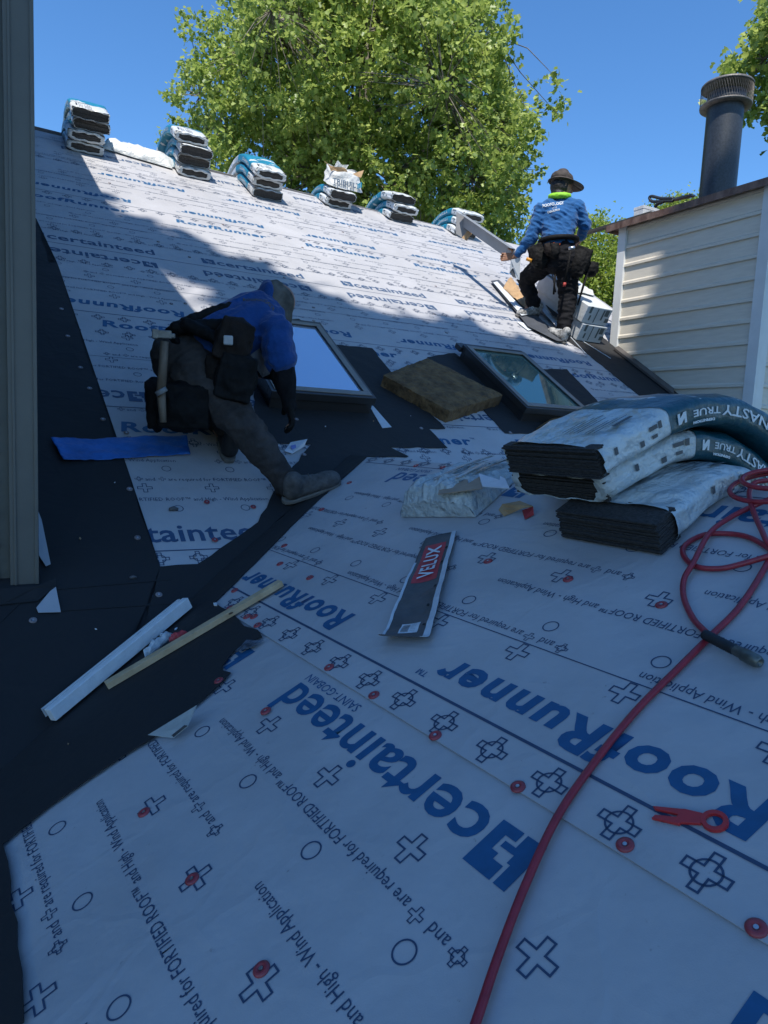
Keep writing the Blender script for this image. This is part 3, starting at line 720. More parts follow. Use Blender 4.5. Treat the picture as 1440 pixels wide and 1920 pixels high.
def bundle(name, label, cat, P, b, L, h0, W=.337, H=.088, band=(.30, .70), mw=None, mt=None, seed=0, group=None, nseg=30, open_end=0.0, oval=(.80, .60), side_text=True, loc=None, skew=0.0):
    rng = np.random.default_rng(seed); mw = mw or M_WRAP; mt = mt or M_TEAL
    def pt(a, y, z):                       # along, across (towards +b), up
        p, t, n = P(a); return p + b * (y + skew * a) + n * (z + h0)
    t0 = thing(name, label, cat, pt(0.02, 0, 0) if loc is None else loc, group)
    N = 40; k = 5.0
    def sect(i):
        q = 2 * math.pi * i / N + .0; c, s = math.cos(q), math.sin(q)
        r = (abs(c) ** k + abs(s) ** k) ** (-1 / k); return c * r, s * r
    ph = rng.uniform(0, 6, 6)
    def ring_(a, gy=1.0, gz=1.0, off=0.0):
        out = []
        for i in range(N):
            y, z = sect(i)
            wv = .0035 * math.sin(11 * a * 6 + ph[0] + 3 * y) * (z > .5) + .0025 * math.sin(31 * a + 9 * y + ph[1]) + .002 * math.sin(57 * a + ph[2] + 5 * z)
            edge = math.exp(-a / .05) * .004 * math.sin(9 * math.atan2(z, y) + ph[3])
            yy = y * (W / 2 + off) * gy + wv * .4 + edge; zz = z * (H / 2 + off) * gz + wv * (.8 if z > -.5 else .15) + edge
            out.append(pt(a, yy, zz + H / 2))
        return out
    vs = []; fs = []
    st = [(open_end, oval[0], oval[1]), (open_end - .004, .93, .88), (open_end + .012, 1.0, 1.0)] + [(open_end + .03 + (L - open_end - .05) * i / nseg, 1.0, 1.0) for i in range(nseg + 1)] + [(L, .9, .85)]
    if open_end > 0: st[0] = (open_end - .006, 1.03, 1.05); st[1] = (open_end - .002, 1.02, 1.03)
    for a, gy, gz in st: vs += ring_(a, gy, gz)
    for j in range(len(st) - 1):
        for i in range(N): fs.append((j * N + i, j * N + (i + 1) % N, (j + 1) * N + (i + 1) % N, (j + 1) * N + i))
    fs.append(tuple(range((len(st) - 1) * N, len(st) * N)))
    MB().add(vs, fs).build('wrapper', mw, t0, smooth=True)
    # shingle stack showing at the front
    s = MB(); nl = 17; hh = (H - .008) / nl
    for i in range(nl):
        z0 = .004 + i * hh; j = rng.normal(0, .0028); dy = rng.normal(0, .0014); nm = 3; fr = .006 + j if not open_end else j
        for e in range(nm):
            a0, a1 = (fr, open_end + .016) if e == 0 else (open_end + .016 + (e - 1) * .02, open_end + .016 + e * .02)
            full = e * .3 / nm < open_end + .002 and e == 0
            w_ = (W / 2 - .007) * (1 if e == 0 else .86); zc = (z0 - H / 2) * (1 if e == 0 else .80) + H / 2
            zf = zc + hh * .86
            q = [pt(a0, -w_ + dy, zc), pt(a0, w_ + dy, zc), pt(a0, w_ + dy, zf), pt(a0, -w_ + dy, zf), pt(a1, -w_ + dy, zc), pt(a1, w_ + dy, zc), pt(a1, w_ + dy, zf), pt(a1, -w_ + dy, zf)]
            s.add(q, [(0, 1, 2, 3), (4, 7, 6, 5), (0, 4, 5, 1), (1, 5, 6, 2), (2, 6, 7, 3), (3, 7, 4, 0)] if e == 0 else [(0, 4, 5, 1), (1, 5, 6, 2), (2, 6, 7, 3), (3, 7, 4, 0)])
    s.build('shingles', M_SHING if side_text != 2 else M_SHING_SUN, t0)
    # coloured band
    vs = []; fs = []; nb = 16
    for j in range(nb + 1): vs += ring_(band[0] + (band[1] - band[0]) * j / nb + .006 * 0, 1, 1, .0012)
    for j in range(nb):
        for i in range(N): fs.append((j * N + i, j * N + (i + 1) % N, (j + 1) * N + (i + 1) % N, (j + 1) * N + i))
    MB().add(vs, fs).build('printed_band', mt, t0, smooth=True)
    if side_text:
        for side in ((-1,) if side_text == 1 else (-1, 1)):
            V_, F_ = [], []; n0 = 0
            items = [('DYNASTY', band[0] + .135, .040), ('TRUE', band[0] + .058, .026), ('DEFINITION', band[0] + .056, .0095)] if side_text == 1 and open_end != .5 else [('DYNASTY', band[0] + .06, .045)]
            for w_, a0, sz in items:
                V, f_ = text2d(w_, sz, bold=.0006, xs=1.15, res=2)
                zc = (.5 if w_ != 'DEFINITION' else .24) * H
                zc = zc + (sz * .36)
                wm = V[:, 0].max()
                for x, y in V: V_.append(pt(a0 + wm - x, side * (W / 2 + .0035), zc - y))   # letters hang upside down on the bundle's side
                F_ += [tuple(i + n0 for i in q) for q in f_]; n0 += len(V)
            MB().add(V_, F_).build('band_lettering', M_WHITE, t0, fix=False)
            if side_text == 1:
                m_ = MB(); a0 = band[0] + .018
                m_.add([pt(a0 + x, side * (W / 2 + .0034), H * .5 + y) for x, y in ((0, -.015), (.007, -.015), (.016, -.002), (.016, -.015), (.022, -.015), (.022, .015), (.015, .015), (.006, .002), (.006, .015), (0, .015))], [tuple(range(10))])
                m_.build('band_mark', M_WHITE, t0, fix=False)
    # small printed panel on the top and side of the white part
    m_ = MB(); top = band[0] - .03
    for i in range(9):
        a0, a1 = top - .15, top - .02 - (i % 3) * .02; y = -.10 + i * .013
        if i in (3, ): continue
        m_.add([pt(a0, y, H + .005), pt(a1, y, H + .005), pt(a1, y + .0035, H + .005), pt(a0, y + .0035, H + .005)], [(0, 1, 2, 3)])
    m_.add([pt(top - .10, -.128, H + .0052), pt(top - .03, -.128, H + .0052), pt(top - .03, -.114, H + .0052), pt(top - .10, -.114, H + .0052)], [(0, 1, 2, 3)])
    m_.build('label_print', M_DKPR, t0, fix=False)
    m_ = MB(); a0 = band[0] - .07
    for (x, z, lx, lz) in ((0, .6, .03, .012), (.005, .35, .02, .010), (-.04, .3, .015, .016), (-.13, .5, .012, .02), (.035, .55, .012, .02)):
        m_.add([pt(a0 + x, -W / 2 - .0036, H * z), pt(a0 + x + lx, -W / 2 - .0036, H * z), pt(a0 + x + lx, -W / 2 - .0036, H * z + lz), pt(a0 + x, -W / 2 - .0036, H * z + lz)], [(0, 1, 2, 3)])
    m_.build('side_print', M_DKPR, t0, fix=False)
    return t0
# four bundles over the small ridge, right of the view
def gp_path(front_v, tilt=.12, ucen=-1.8, sag=.17):
    d1 = unit(GV + GU * tilt); d2 = unit(HV + GU * tilt); b = unit(np.cross(NG, d1)); b = b if b @ GU > 0 else -b
    R0 = P0 + GU * ucen
    return drape(R0, d1, d2, GU, front_v, sag), GU
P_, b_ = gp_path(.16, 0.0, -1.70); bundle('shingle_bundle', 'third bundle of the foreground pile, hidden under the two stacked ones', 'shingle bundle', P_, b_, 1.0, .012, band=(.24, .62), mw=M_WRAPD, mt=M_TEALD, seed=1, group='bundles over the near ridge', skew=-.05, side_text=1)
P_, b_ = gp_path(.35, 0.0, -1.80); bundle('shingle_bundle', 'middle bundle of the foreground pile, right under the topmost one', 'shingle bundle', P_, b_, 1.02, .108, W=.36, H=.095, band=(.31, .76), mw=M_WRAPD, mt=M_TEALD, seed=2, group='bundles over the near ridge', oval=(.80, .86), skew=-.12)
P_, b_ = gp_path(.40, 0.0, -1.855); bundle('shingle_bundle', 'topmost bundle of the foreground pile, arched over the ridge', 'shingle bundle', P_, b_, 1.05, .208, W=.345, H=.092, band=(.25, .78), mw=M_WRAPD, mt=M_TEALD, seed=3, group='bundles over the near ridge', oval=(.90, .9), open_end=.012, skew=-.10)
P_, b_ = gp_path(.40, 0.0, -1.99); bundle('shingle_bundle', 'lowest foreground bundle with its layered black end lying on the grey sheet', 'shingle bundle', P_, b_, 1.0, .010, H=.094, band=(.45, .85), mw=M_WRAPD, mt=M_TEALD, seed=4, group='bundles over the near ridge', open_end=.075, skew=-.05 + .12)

# stacks over the far ridge
RD = unit(Fw(RAKE, ridge_t(RAKE)) - Fw(-1, ridge_t(-1)))
NUMW = ['bottom', 'second', 'third', 'fourth', 'top']
def ridge_stack(px, py, count, where, seed, right_lean=0.0, first=0):
    rng = np.random.default_rng(seed)
    s, t = Fst(px, py); rt = ridge_t(s); front = rt - t
    for i in range(count):
        ds = rng.normal(0, .018) + right_lean * i; fr = front + rng.normal(0, .03)
        Pp = drape(Fw(s + ds, ridge_t(s + ds)), FT, tb, FS, fr, .20 + .03 * i)
        nm = {0: 'bottom', count - 1: 'top'}.get(i, 'second' if i == 1 else ('third' if i == 2 else 'fourth'))
        bundle('shingle_bundle', '%s shingle bundle of the %s' % (nm, where), 'shingle bundle', Pp, FS, 1.0, .008 + i * .102, H=.095, band=(.20, .62), seed=seed * 10 + i, group='shingle bundles draped over the far ridge', nseg=16,
               oval=((.76, .56) if rng.random() < .7 else (.93, .85)), side_text=2)
ridge_stack(161, 289, 4, 'stack at the left end of the far ridge', 31, .012)
ridge_stack(360, 334, 4, 'tall stack on the far ridge beside the flat white bag', 32, -.010)
ridge_stack(500, 376, 3, 'three-bundle far ridge stack, second one right of the white bag', 33, -.004)
ridge_stack(635, 393, 2, 'two-bundle stack on the far ridge carrying an open sack', 34, .0)
ridge_stack(752, 417, 3, 'ridge stack between the open sack and the roofers metal flashing', 35, -.012)
ridge_stack(873, 447, 3, 'far ridge stack partly behind the grey metal flashing', 36, .0)
# flattened white bag between the first two stacks
def soft(name, label, cat, ctr, ax, ay, az, m, nx=26, ny=14, amp=.02, seed=0, fold=.0):
    """a thin crumpled bag: lens-like closed sheet in the frame ax, ay (half sizes) with height az"""
    g = MB(); sd = Vector((seed * 3.7, seed * 1.3, 0))
    def f(top):
        def fn(i, j):
            x, y = 2 * i - 1, 2 * j - 1
            rim = max(0, 1 - abs(x) ** 6) * max(0, 1 - abs(y) ** 6)
            n1 = noise.noise(Vector((x * 2.2, y * 2.2, 0)) + sd) ; n2 = noise.noise(Vector((x * 6, y * 5, 3)) + sd)
            wob = 1 + .10 * noise.noise(Vector((x * 1.5, y * 1.5, 9)) + sd)
            z = (rim ** .4) * (.75 + .5 * n1 + .3 * n2) * top
            return ctr + ax * x * wob + ay * y * wob + az * (z + (.12 if top else 0))
        return fn
    g.grid(f(1.0), nx, ny); g.grid(f(.0), nx, ny)
    return tag(g.build(name, m, None, smooth=True), label, cat)
c_ = F(262, 300); d_ = unit(F(318, 312) - F(222, 284))
bag = soft('plastic_bag', 'flattened white plastic bag lying on the far ridge between the first two stacks', 'bag', c_ + NF * .01 + FT * .08, d_ * .36, unit(np.cross(NF, d_)) * .13, NF * .09, M_WRAP, seed=2)
bl_ = MB(); q_ = F(266, 306, .055); bl_.box(q_, FS * .02, FT * .02, NF * .004)
# open sack on the fourth stack
s4, t4 = Fst(628, 380)
sk0 = P0 + FS * s4 + FT * (ridge_t(s4) - .16) + NF * .225
sack = thing('paper_sack', 'torn open white sack with its brown lining folded out, on top of the two-bundle stack', 'sack', sk0)
body = MB()
M_SACK = mat('sack_white', (.60, .60, .58), .6, .1, 6, bump=.6, bscale=14); M_KRAFT = mat('kraft', (.42, .27, .14), .75, .15, 10, bump=.3, bscale=30)
def sackpt(i, j):
    q = 2 * math.pi * i; z = j; r = (abs(math.cos(q)) ** 4 + abs(math.sin(q)) ** 4) ** -.25
    nn = noise.noise(Vector((math.cos(q) * 2, math.sin(q) * 2, z * 3)))
    y = math.sin(q) * r * .15 * (1 - .15 * z + .1 * nn); x = math.cos(q) * r * (.23 - .05 * z + .03 * nn)
    return sk0 + FS * x + FT * y + EZ * (.17 * z * (1 + .12 * math.sin(3 * q))) 
body.grid(sackpt, 32, 10); body.add([sackpt(i / 12, 1) - EZ * .02 for i in range(12)], [tuple(range(12))]); body.build('sack_body', M_SACK, sack, smooth=True, fix=True)
fl = MB()
def flap(mb, a, b_, up, wob=.02, n=6):
    def fn(i, j):
        return a + (b_ - a) * i + up * j * (1 + .25 * math.sin(5 * i + 1)) + NF * wob * math.sin(6 * i + 3 * j)
    mb.grid(fn, n, 4)
o_ = sk0 + EZ * .15
flap(fl, o_ + FS * -.20 - FT * .1, o_ + FS * .02 - FT * .12, EZ * .07 - FS * .07); fl.build('sack_flap', M_KRAFT, sack, solid=.004)
fl = MB(); fl.add([o_ + FS * .05 + FT * .04 - FT * .1, o_ + FS * .20 - FT * .06, o_ + FS * .26 + EZ * .08], [(0, 1, 2)]); fl.build('sack_flap', M_KRAFT, sack, solid=.004)
fl = MB(); flap(fl, o_ + FS * -.16 - FT * .05, o_ + FS * .0 - FT * .03, EZ * .10 + FS * .05); fl.build('sack_flap', M_SACK, sack, solid=.004)
V, f_ = text2d('TRIBUILT', .085, bold=.002, xs=1.0)
lab = MB(); Vt = [sk0 + FS * (-.20 + x) - FT * (.158 + .0) + EZ * (.045 + y * .9) - FT * .012 for x, y in V]; lab.add(Vt, f_)
lab.build('sack_lettering', mat('sack_ink', (.05, .10, .16), .6), sack, fix=False)
lb2 = MB(); q_ = sk0 - FT * .172 + EZ * .07
for k in range(3): lb2.box(q_ + FS * (.12 + .02 * k) + EZ * .012 * k, FS * .008, EZ * .03, FT * .001)
lb2.build('sack_emblem', M_TEAL, sack)

# ------------------------------------------------------------------ brown insulation board
M_PAD = mat('brown_batt', (0.21, 0.125, 0.055), 0.95, col2=(0.07, 0.04, 0.018), vscale=14, bump=1.0, bscale=60, bump2=.8, b2scale=16, detail=8)
def pad():
    a, b_, c_, d_ = F(720, 700, .10), F(803, 668, .10), F(944, 738, .10), F(845, 768, .10)
    H = .125
    def top(i, j):
        p = a * (1 - i) * (1 - j) + d_ * i * (1 - j) + c_ * i * j + b_ * (1 - i) * j
        n = noise.noise(Vector((i * 5, j * 5, 1))) * .008 + noise.noise(Vector((i * 21, j * 17, 1))) * .005 + noise.noise(Vector((i * 55, j * 45, 4))) * .003
        e = min(i, 1 - i, j, 1 - j); rd = -.012 * math.exp(-e * 22)
        return p + NF * (n + rd)
    n = 56
    g = MB(); g.grid(top, n, n)
    rim = [(i / n, 0) for i in range(n)] + [(1, j / n) for j in range(n)] + [(1 - i / n, 1) for i in range(n)] + [(0, 1 - j / n) for j in range(n)]
    def side(q, z):
        i, j = rim[int(round(q * len(rim))) % len(rim)]
        p = top(i, j); ctr = (a + c_) / 2; out = unit(p - ctr)
        nn = noise.noise(Vector(p * 22) + Vector((0, 0, z * 4))) * .010 + noise.noise(Vector(p * 60)) * .005
        return p - NF * H * z + out * nn * min(1, z * 4)
    g.grid(side, len(rim), 8)
    o = g.build('insulation_board', M_PAD, None, smooth=True); tag(o, 'thick brown fibrous insulation board lying between the two skylights', 'insulation')
pad()
# small brown roll just behind the bundles
g = MB(); a = F(1012, 806, .02); b_ = F(1080, 775, .02); g.tube([a, (a * 2 + b_) / 3 + NF * .01, b_], [.03, .045, .04], 12, flat=.7)
tag(g.build('insulation_scrap', M_PAD, None, smooth=True), 'small brown scrap lying at the foot of the right skylight behind the bundles', 'scrap')

# ------------------------------------------------------------------ loose things on the small roof
M_STRIP = mat('strip_grey', (0.085, 0.085, 0.088), .6, .15, 12, bump=.2, bscale=40)
M_TAPE = mat('tape_white', (.50, .54, .58), .55, .05, 40); M_RED = mat('red_print', (.42, .035, .045), .5, .05, 20); M_LBL = mat('paper_label', (.6, .63, .66), .55, .04, 40)
def strip_obj():
    t = thing('foil_strip', 'dark grey adhesive strip with a red printed panel lying on the grey sheet', 'flashing strip', G(790, 1110))
    L_ = [(802, 1012), (770, 1075), (752, 1135), (735, 1175), (716, 1212)]; R_ = [(857, 1000), (845, 1055), (831, 1115), (820, 1165), (806, 1211)]
    lp = [np.array(Guv(*p, .012)) for p in L_]; rp = [np.array(Guv(*p, .012)) for p in R_]
    ii = np.linspace(0, 1, len(lp)); LA = [np.polyfit(ii, [q[c] for q in lp], 2) for c in (0, 1)]; RA = [np.polyfit(ii, [q[c] for q in rp], 2) for c in (0, 1)]
    def P(i, j, e=0):
        k = i * (len(lp) - 1); a = int(min(k, len(lp) - 2)); f = k - a
        l = np.array([np.polyval(c, i) for c in LA]); r = np.array([np.polyval(c, i) for c in RA]); q = l * (1 - j) + r * j
        h = .010 + .012 * math.sin(math.pi * i) * (j - .5) ** 2 * 4 + .030 * math.exp(-(1 - i) * 14) * (1 - j * .4) + .0016 * math.sin(i * 23 + j * 2) + .0008 * math.sin(i * 60 + j * 5)
        return Gw(q[0], q[1], .0085 + h + e)
    MB().grid(lambda i, j: P(i, j), 60, 12).build('strip', M_STRIP, t, smooth=True, solid=.0025)
    MB().grid(lambda i, j: P(i, .86 + .14 * j, .002), 60, 2).build('release_tape', M_TAPE, t, solid=.001)
    MB().grid(lambda i, j: P(.20 + .80 * i, .0 + .055 * j, .002), 50, 2).build('release_tape', M_TAPE, t, solid=.001)
    MB().grid(lambda i, j: P(.075 + .30 * i, .14 + .62 * j, .0022), 14, 6).build('printed_panel', M_RED, t)
    V, f_ = text2d('VELUX', .1, bold=.0025, xs=.95, res=2, sp=1.12); w_ = V[:, 0].max(); h_ = V[:, 1].max()
    MB().add([P(.335 - .235 * x / w_, .36 + .30 * y / h_ - 0, .0036) if False else P(.350 - .25 * x / w_, .26 + .38 * (1 - y / h_) , .0058) for x, y in V], f_).build('panel_lettering', M_LBL, t, fix=False)
    MB().grid(lambda i, j: P(.76 + .13 * i, .30 + .40 * j, .0022), 10, 6).build('barcode_label', M_LBL, t)
    m_ = MB()
    for k in range(18):
        x = .775 + .1 * (k / 18); w_ = .0014 + .0022 * ((k * 7) % 3) / 2
        m_.add([P(x, .34, .0034), P(x + w_, .34, .0034), P(x + w_, .50, .0034), P(x, .50, .0034)], [(0, 1, 2, 3)])
        if k % 3 == 0: m_.add([P(x, .53, .0034), P(x + .002, .53, .0034), P(x + .002, .64, .0034), P(x, .64, .0034)], [(0, 1, 2, 3)])
    m_.build('label_print', M_DKPR, t, fix=False)
    m_ = MB()
    for x, y in ((.11, .80), (.24, .80), (.43, .78), (.60, .75), (.80, .80)):
        m_.add([P(x, y, .0036), P(x + .012, y + .05, .0036), P(x + .026, y + .03, .0036), P(x + .015, y - .03, .0036)], [(0, 1, 2, 3)])
    m_.build('scuff', M_BLACK, t, fix=False)
strip_obj()
# foam strip, lumber, metal triangle, clear scrap
M_FOAM = mat('foam_white', (.66, .69, .70), .65, .04, 30, bump=.5, bscale=130); M_WOOD = mat('pine', (.62, .46, .28), .6, col2=(.42, .29, .16), vscale=14, bump=.2, bscale=60, stretch=(1, 1, 1)); 
def bar(name, label, cat, a, b_, wdt, hgt, m, twist=0, jaggy=0, lift=0.0):
    a = np.array(a); b_ = np.array(b_); d = unit(b_ - a); n = NG - d * (NG @ d); n = unit(n); q = np.cross(n, d)
    n2 = n * math.cos(twist) + q * math.sin(twist); q2 = np.cross(n2, d)
    g = MB(); L = np.linalg.norm(b_ - a); N = 40
    t = thing(name, label, cat, (a + b_) / 2); 
    g.box((a + b_) / 2 + n2 * (hgt / 2 + lift), d * L / 2, q2 * wdt / 2, n2 * hgt / 2)
    return t, g, d, q2, n2, L
a_, b_ = G(96, 1352, .02), G(352, 1140, .02)
t, g, d_, q_, n_, L_ = bar('foam_strip', 'long white foam strip with a ragged groove, resting across the lumber', 'foam', a_, b_, .052, .040, M_FOAM, lift=.004)
g = MB(); c_ = (a_ + b_) / 2
g.box(c_ + n_ * .022 - q_ * .013, d_ * L_ / 2, q_ * .014, n_ * .020)
g.build('foam_body', M_FOAM, t, bevel=.002)
g = MB()
def ragged(i, j):
    x = (i - .5) * L_; w0 = .0035 * noise.noise(Vector((x * 40, 0, 0))) + .002 * noise.noise(Vector((x * 130, 3, 0)))
    prof = [(.0075 + w0, 0.0), (.0075 + w0, .030 + w0), (.010, .0385), (.026, .0365), (.027, .0)]
    y, z = prof[int(round(j * 4))]; return c_ + d_ * (x * .985) + q_ * y + n_ * (z + .002)
g.grid(ragged, 220, 4); g.build('foam_lip', M_FOAM, t)
a_, b_ = G(202, 1290, .016), G(529, 1097, .016)
t, g, d_, q_, n_, L_ = bar('wood_batten', 'thin pale pine batten leaning out from under the white foam strip', 'wood', a_, b_, .030, .019, M_WOOD)
g.build('batten', M_WOOD, t, bevel=.001); kn = MB(); kn.lathe(G(433, 1150, .036), [(.0001, .0012), (.006, .001), (.008, 0)], 12, NG); kn.build('knot', mat('knot', (.10, .05, .02), .7), t)
g = MB(); g.prism([G(277, 1378, .014), G(369, 1322, .05), G(352, 1361, .03), G(325, 1383, .014)], -NG * .0015)
t = thing('metal_offcut', 'pale triangular metal offcut on the black membrane beside the grey sheet edge', 'metal scrap', G(320, 1370, .02)); g.build('metal', mat('offcut', (.42, .45, .44), .45, .1, 20, metal=.2), t)
g = MB(); g.prism([G(352, 1361, .029), G(325, 1383, .013), G(322, 1379, .03), G(346, 1360, .04)], NG * .001); g.build('folded_edge', M_STRIP, t)
M_CLEAR = mat('clear_plastic', (.5, .55, .58), .15, .2, 30, bump=.8, bscale=60)
soft('plastic_wrap_scrap', 'crumpled clear and red plastic wrapper between the foam strip and the batten', 'wrapper', G(300, 1212, .014), unit(G(330, 1190) - G(272, 1240)) * .05, GV * .015, NG * .03, M_CLEAR, 16, 10, seed=5)
soft('plastic_wrap_scrap', 'small crumpled red wrapper just above the batten, at the end of the clear one', 'wrapper', G(335, 1196, .014), unit(G(345, 1190) - G(320, 1200)) * .022, GV * .014, NG * .02, M_RED, 12, 8, seed=6)
# red tool (fork with a ring)
def tool():
    c = np.array(Guv(1340, 1540, .012)); e = np.array(Guv(1258, 1528, .012)); d = (e - c) / np.linalg.norm(e - c); q = np.array([-d[1], d[0]])
    def P(x, y, h): v = c + d * x + q * y; return Gw(v[0], v[1], .0095 + h)
    g = MB(); n = 24
    out = [P(.019 * math.cos(2 * math.pi * i / n), .019 * math.sin(2 * math.pi * i / n), .006) for i in range(n)]; inn = [P(.0115 * math.cos(2 * math.pi * i / n), .0115 * math.sin(2 * math.pi * i / n), .006) for i in range(n)]
    top = out + inn; bot = [p - NG * .006 for p in top]
    g.add(top + bot, [(i, (i + 1) % n, n + (i + 1) % n, n + i) for i in range(n)] + [(2 * n + i, 3 * n + i, 3 * n + (i + 1) % n, 2 * n + (i + 1) % n) for i in range(n)] + [(i, i + 2 * n, (i + 1) % n + 2 * n, (i + 1) % n) for i in range(n)] + [(n + i, n + (i + 1) % n, 3 * n + (i + 1) % n, 3 * n + i) for i in range(n)])
    poly = [(.017, -.010), (.044, -.013), (.046, -.017), (.086, -.013), (.082, -.006), (.052, -.004), (.050, .001), (.084, .005), (.088, .010), (.050, .012), (.042, .013), (.017, .010)]
    g.prism([P(x, y, .0055) for x, y in poly], -NG * .005)
    tag(g.build('plastic_fork_tool', M_RED if False else mat('red_plastic', (.48, .03, .03), .3, .06, 30), None, bevel=.0008), 'red plastic fork-shaped clip with a ring end beside the big blue letters', 'tool')
tool()
# red air hose
M_HOSE = mat('red_hose', (.30, .025, .038), .35, .1, 40, bump=.1, bscale=80); M_RUB = mat('black_rubber', (.02, .022, .025), .5, .1, 30)
def smooth_path(pts, n=10):
    P = [np.array(p) for p in pts]; P = [2 * P[0] - P[1]] + P + [2 * P[-1] - P[-2]]; out = []
    for i in range(1, len(P) - 2):
        for k in range(n):
            t = k / n; a, b_, c, d = P[i - 1], P[i], P[i + 1], P[i + 2]
            out.append(.5 * ((2 * b_) + (-a + c) * t + (2 * a - 5 * b_ + 4 * c - d) * t * t + (-a + 3 * b_ - 3 * c + d) * t ** 3))
    out.append(P[-2]); return out
hs = thing('air_hose', 'red air hose snaking over the grey sheet from a coil beside the bundles', 'hose', G(1250, 1260))
RH = .0066
path = [(860, 2010, 0), (898, 1900, 0), (935, 1790, 0), (985, 1660, 0), (1046, 1530, 0), (1118, 1425, 0), (1195, 1330, 0), (1275, 1250, 0), (1330, 1195, .0), (1385, 1140, .0), (1428, 1075, 0), (1446, 1035, .0), (1435, 1010, .012), (1413, 960, .012), (1405, 925, .02), (1416, 905, .03), (1450, 900, .03)]
g = MB(); g.tube(smooth_path([G(x, y, .010 + RH + h) for x, y, h in path]), RH, 12); g.build('hose', M_HOSE, hs, smooth=True)
path = [(1326, 1188, .004), (1300, 1160, 0), (1282, 1120, 0), (1283, 1085, .004), (1300, 1055, .012), (1330, 1000, .010), (1370, 970, .004), (1410, 950, .010), (1445, 935, .02)]
g = MB(); g.tube(smooth_path([G(x, y, .010 + RH + h) for x, y, h in path]), RH, 12); g.build('hose', M_HOSE, hs, smooth=True)
path = [(1450, 1040, .012), (1400, 1055, .004), (1350, 1066, .0), (1305, 1062, .0), (1282, 1042, .0), (1285, 1022, .0), (1320, 1003, .0), (1370, 1001, .0), (1410, 1010, .0), (1450, 1035, .0), (1475, 1060, .0)]
g = MB(); g.tube(smooth_path([G(x, y, .010 + RH + h) for x, y, h in path]), RH, 12); g.build('hose', M_HOSE, hs, smooth=True)
cuv = np.array(Guv(1458, 925, .02)); g = MB(); pts = []
for k in range(78):
    q = k * .2; r = .092 + .018 * math.sin(q * .37); pts.append(Gw(cuv[0] + r * 1.0 * math.cos(q) + .01 * math.sin(q * .21), cuv[1] + r * .8 * math.sin(q), .02 + .0035 * k * .07 + .012 * math.sin(q * .6 + 1) + .02))
g.tube(pts, RH, 10); g.build('hose_coil', M_HOSE, hs, smooth=True)
a_, b_ = G(1322, 1190, .030), G(1426, 1243, .022); d_ = unit(b_ - a_); L_ = np.linalg.norm(b_ - a_)
prof = []
for k in range(26):
    x = .55 * L_ * k / 26; prof += [(.011 if k % 2 else .0092, x)]
MB().lathe(a_, [(.0001, -.004), (.010, -.002)] + prof + [(.009, .56 * L_)], 16, d_).build('strain_relief', M_RUB, hs, smooth=True)
MB().lathe(a_, [(.0085, .55 * L_), (.0105, .57 * L_), (.0105, .70 * L_), (.0125, .71 * L_), (.0125, .93 * L_), (.011, .97 * L_), (.009, L_), (.006, L_), (.006, .93 * L_), (.0001, .93 * L_)], 18, d_).build('brass_coupler', mat('coupler', (.16, .17, .15), .4, .2, 40, metal=.6), hs, smooth=True)

# opened clear wrapper with folded plastic, dark shingle behind it, cardboard offcuts
M_PL2 = mat('plastic_clear_grey', (.46, .50, .50), .2, .15, 20, bump=.9, bscale=40, bump2=.8, b2scale=14)
def wrapper():
    t = thing('empty_wrapper', 'crumpled empty plastic wrapper lying left of the shingle bundles', 'wrapper', G(860, 940))
    A = [(750, 965), (890, 965), (985, 880), (870, 880)]
    uv = [np.array(Guv(*p, .02)) for p in A]
    def P(i, j, top):
        q = uv[0] * (1 - i) * (1 - j) + uv[1] * i * (1 - j) + uv[2] * i * j + uv[3] * (1 - i) * j
        n1 = noise.noise(Vector((i * 9, j * 3, 2))); n2 = noise.noise(Vector((i * 24, j * 5, 7))); rid = abs(math.sin(i * 17 + 2 * n1 + j * 2))
        e = max(0, 1 - abs(2 * i - 1) ** 5) ** .6 * min(1, 6 * j + .55)
        h = (.075 * max(0, 1 - j * 1.1) ** .7 + .030 + .020 * rid * min(1, j * 5) + .018 * n1 + .012 * n2) * e
        return Gw(q[0], q[1], .010 + (h if top else 0) + .001)
    MB().grid(lambda i, j: P(i, j, 1), 70, 40).build('plastic', M_PL2, t, smooth=True)
    MB().add([P(i / 20, 0, 1) for i in range(21)] + [P(i / 20, 0, 0) for i in range(21)], [(i, i + 1, i + 22, i + 21) for i in range(20)]).build('plastic_front', M_PL2, t, smooth=True)
    rng = np.random.default_rng(4); g = MB()
    for k in range(9):
        x0 = rng.uniform(0.05, .8); s_ = P(x0, .1 + .2 * rng.random(), 1) + NG * .004; e_ = P(min(1, x0 + .15), .98, 1) + NG * .03 * rng.random(); sd = unit(np.cross(NG, e_ - s_)) * rng.uniform(.004, .010)
        mid = (s_ + e_) / 2 + NG * rng.uniform(.0, .02)
        g.add([s_ - sd, s_ + sd, mid + sd * 1.5, mid - sd * 1.2, e_ + sd, e_ - sd], [(0, 1, 2, 3), (3, 2, 4, 5)])
    g.build('plastic_fold', M_PL2, t, solid=.001)
wrapper()
def curl(name, label, cat, pts, hs_, m, lift=.012, n=20):
    uv = [np.array(Guv(*p, .02)) for p in pts]
    def P(i, j):
        q = uv[0] * (1 - i) * (1 - j) + uv[1] * i * (1 - j) + uv[2] * i * j + uv[3] * (1 - i) * j
        return Gw(q[0], q[1], lift + hs_ * math.sin(math.pi * min(1, i * 1.1)) * (0.3 + .7 * j) + .003 * math.sin(9 * i + 4 * j))
    return tag(MB().grid(P, n, n).build(name, m, None, smooth=True, solid=.004), label, cat)
M_GRAN = mat('shingle_face', (0.075, 0.075, 0.085), .95, .4, 220, bump=.8, bscale=300)
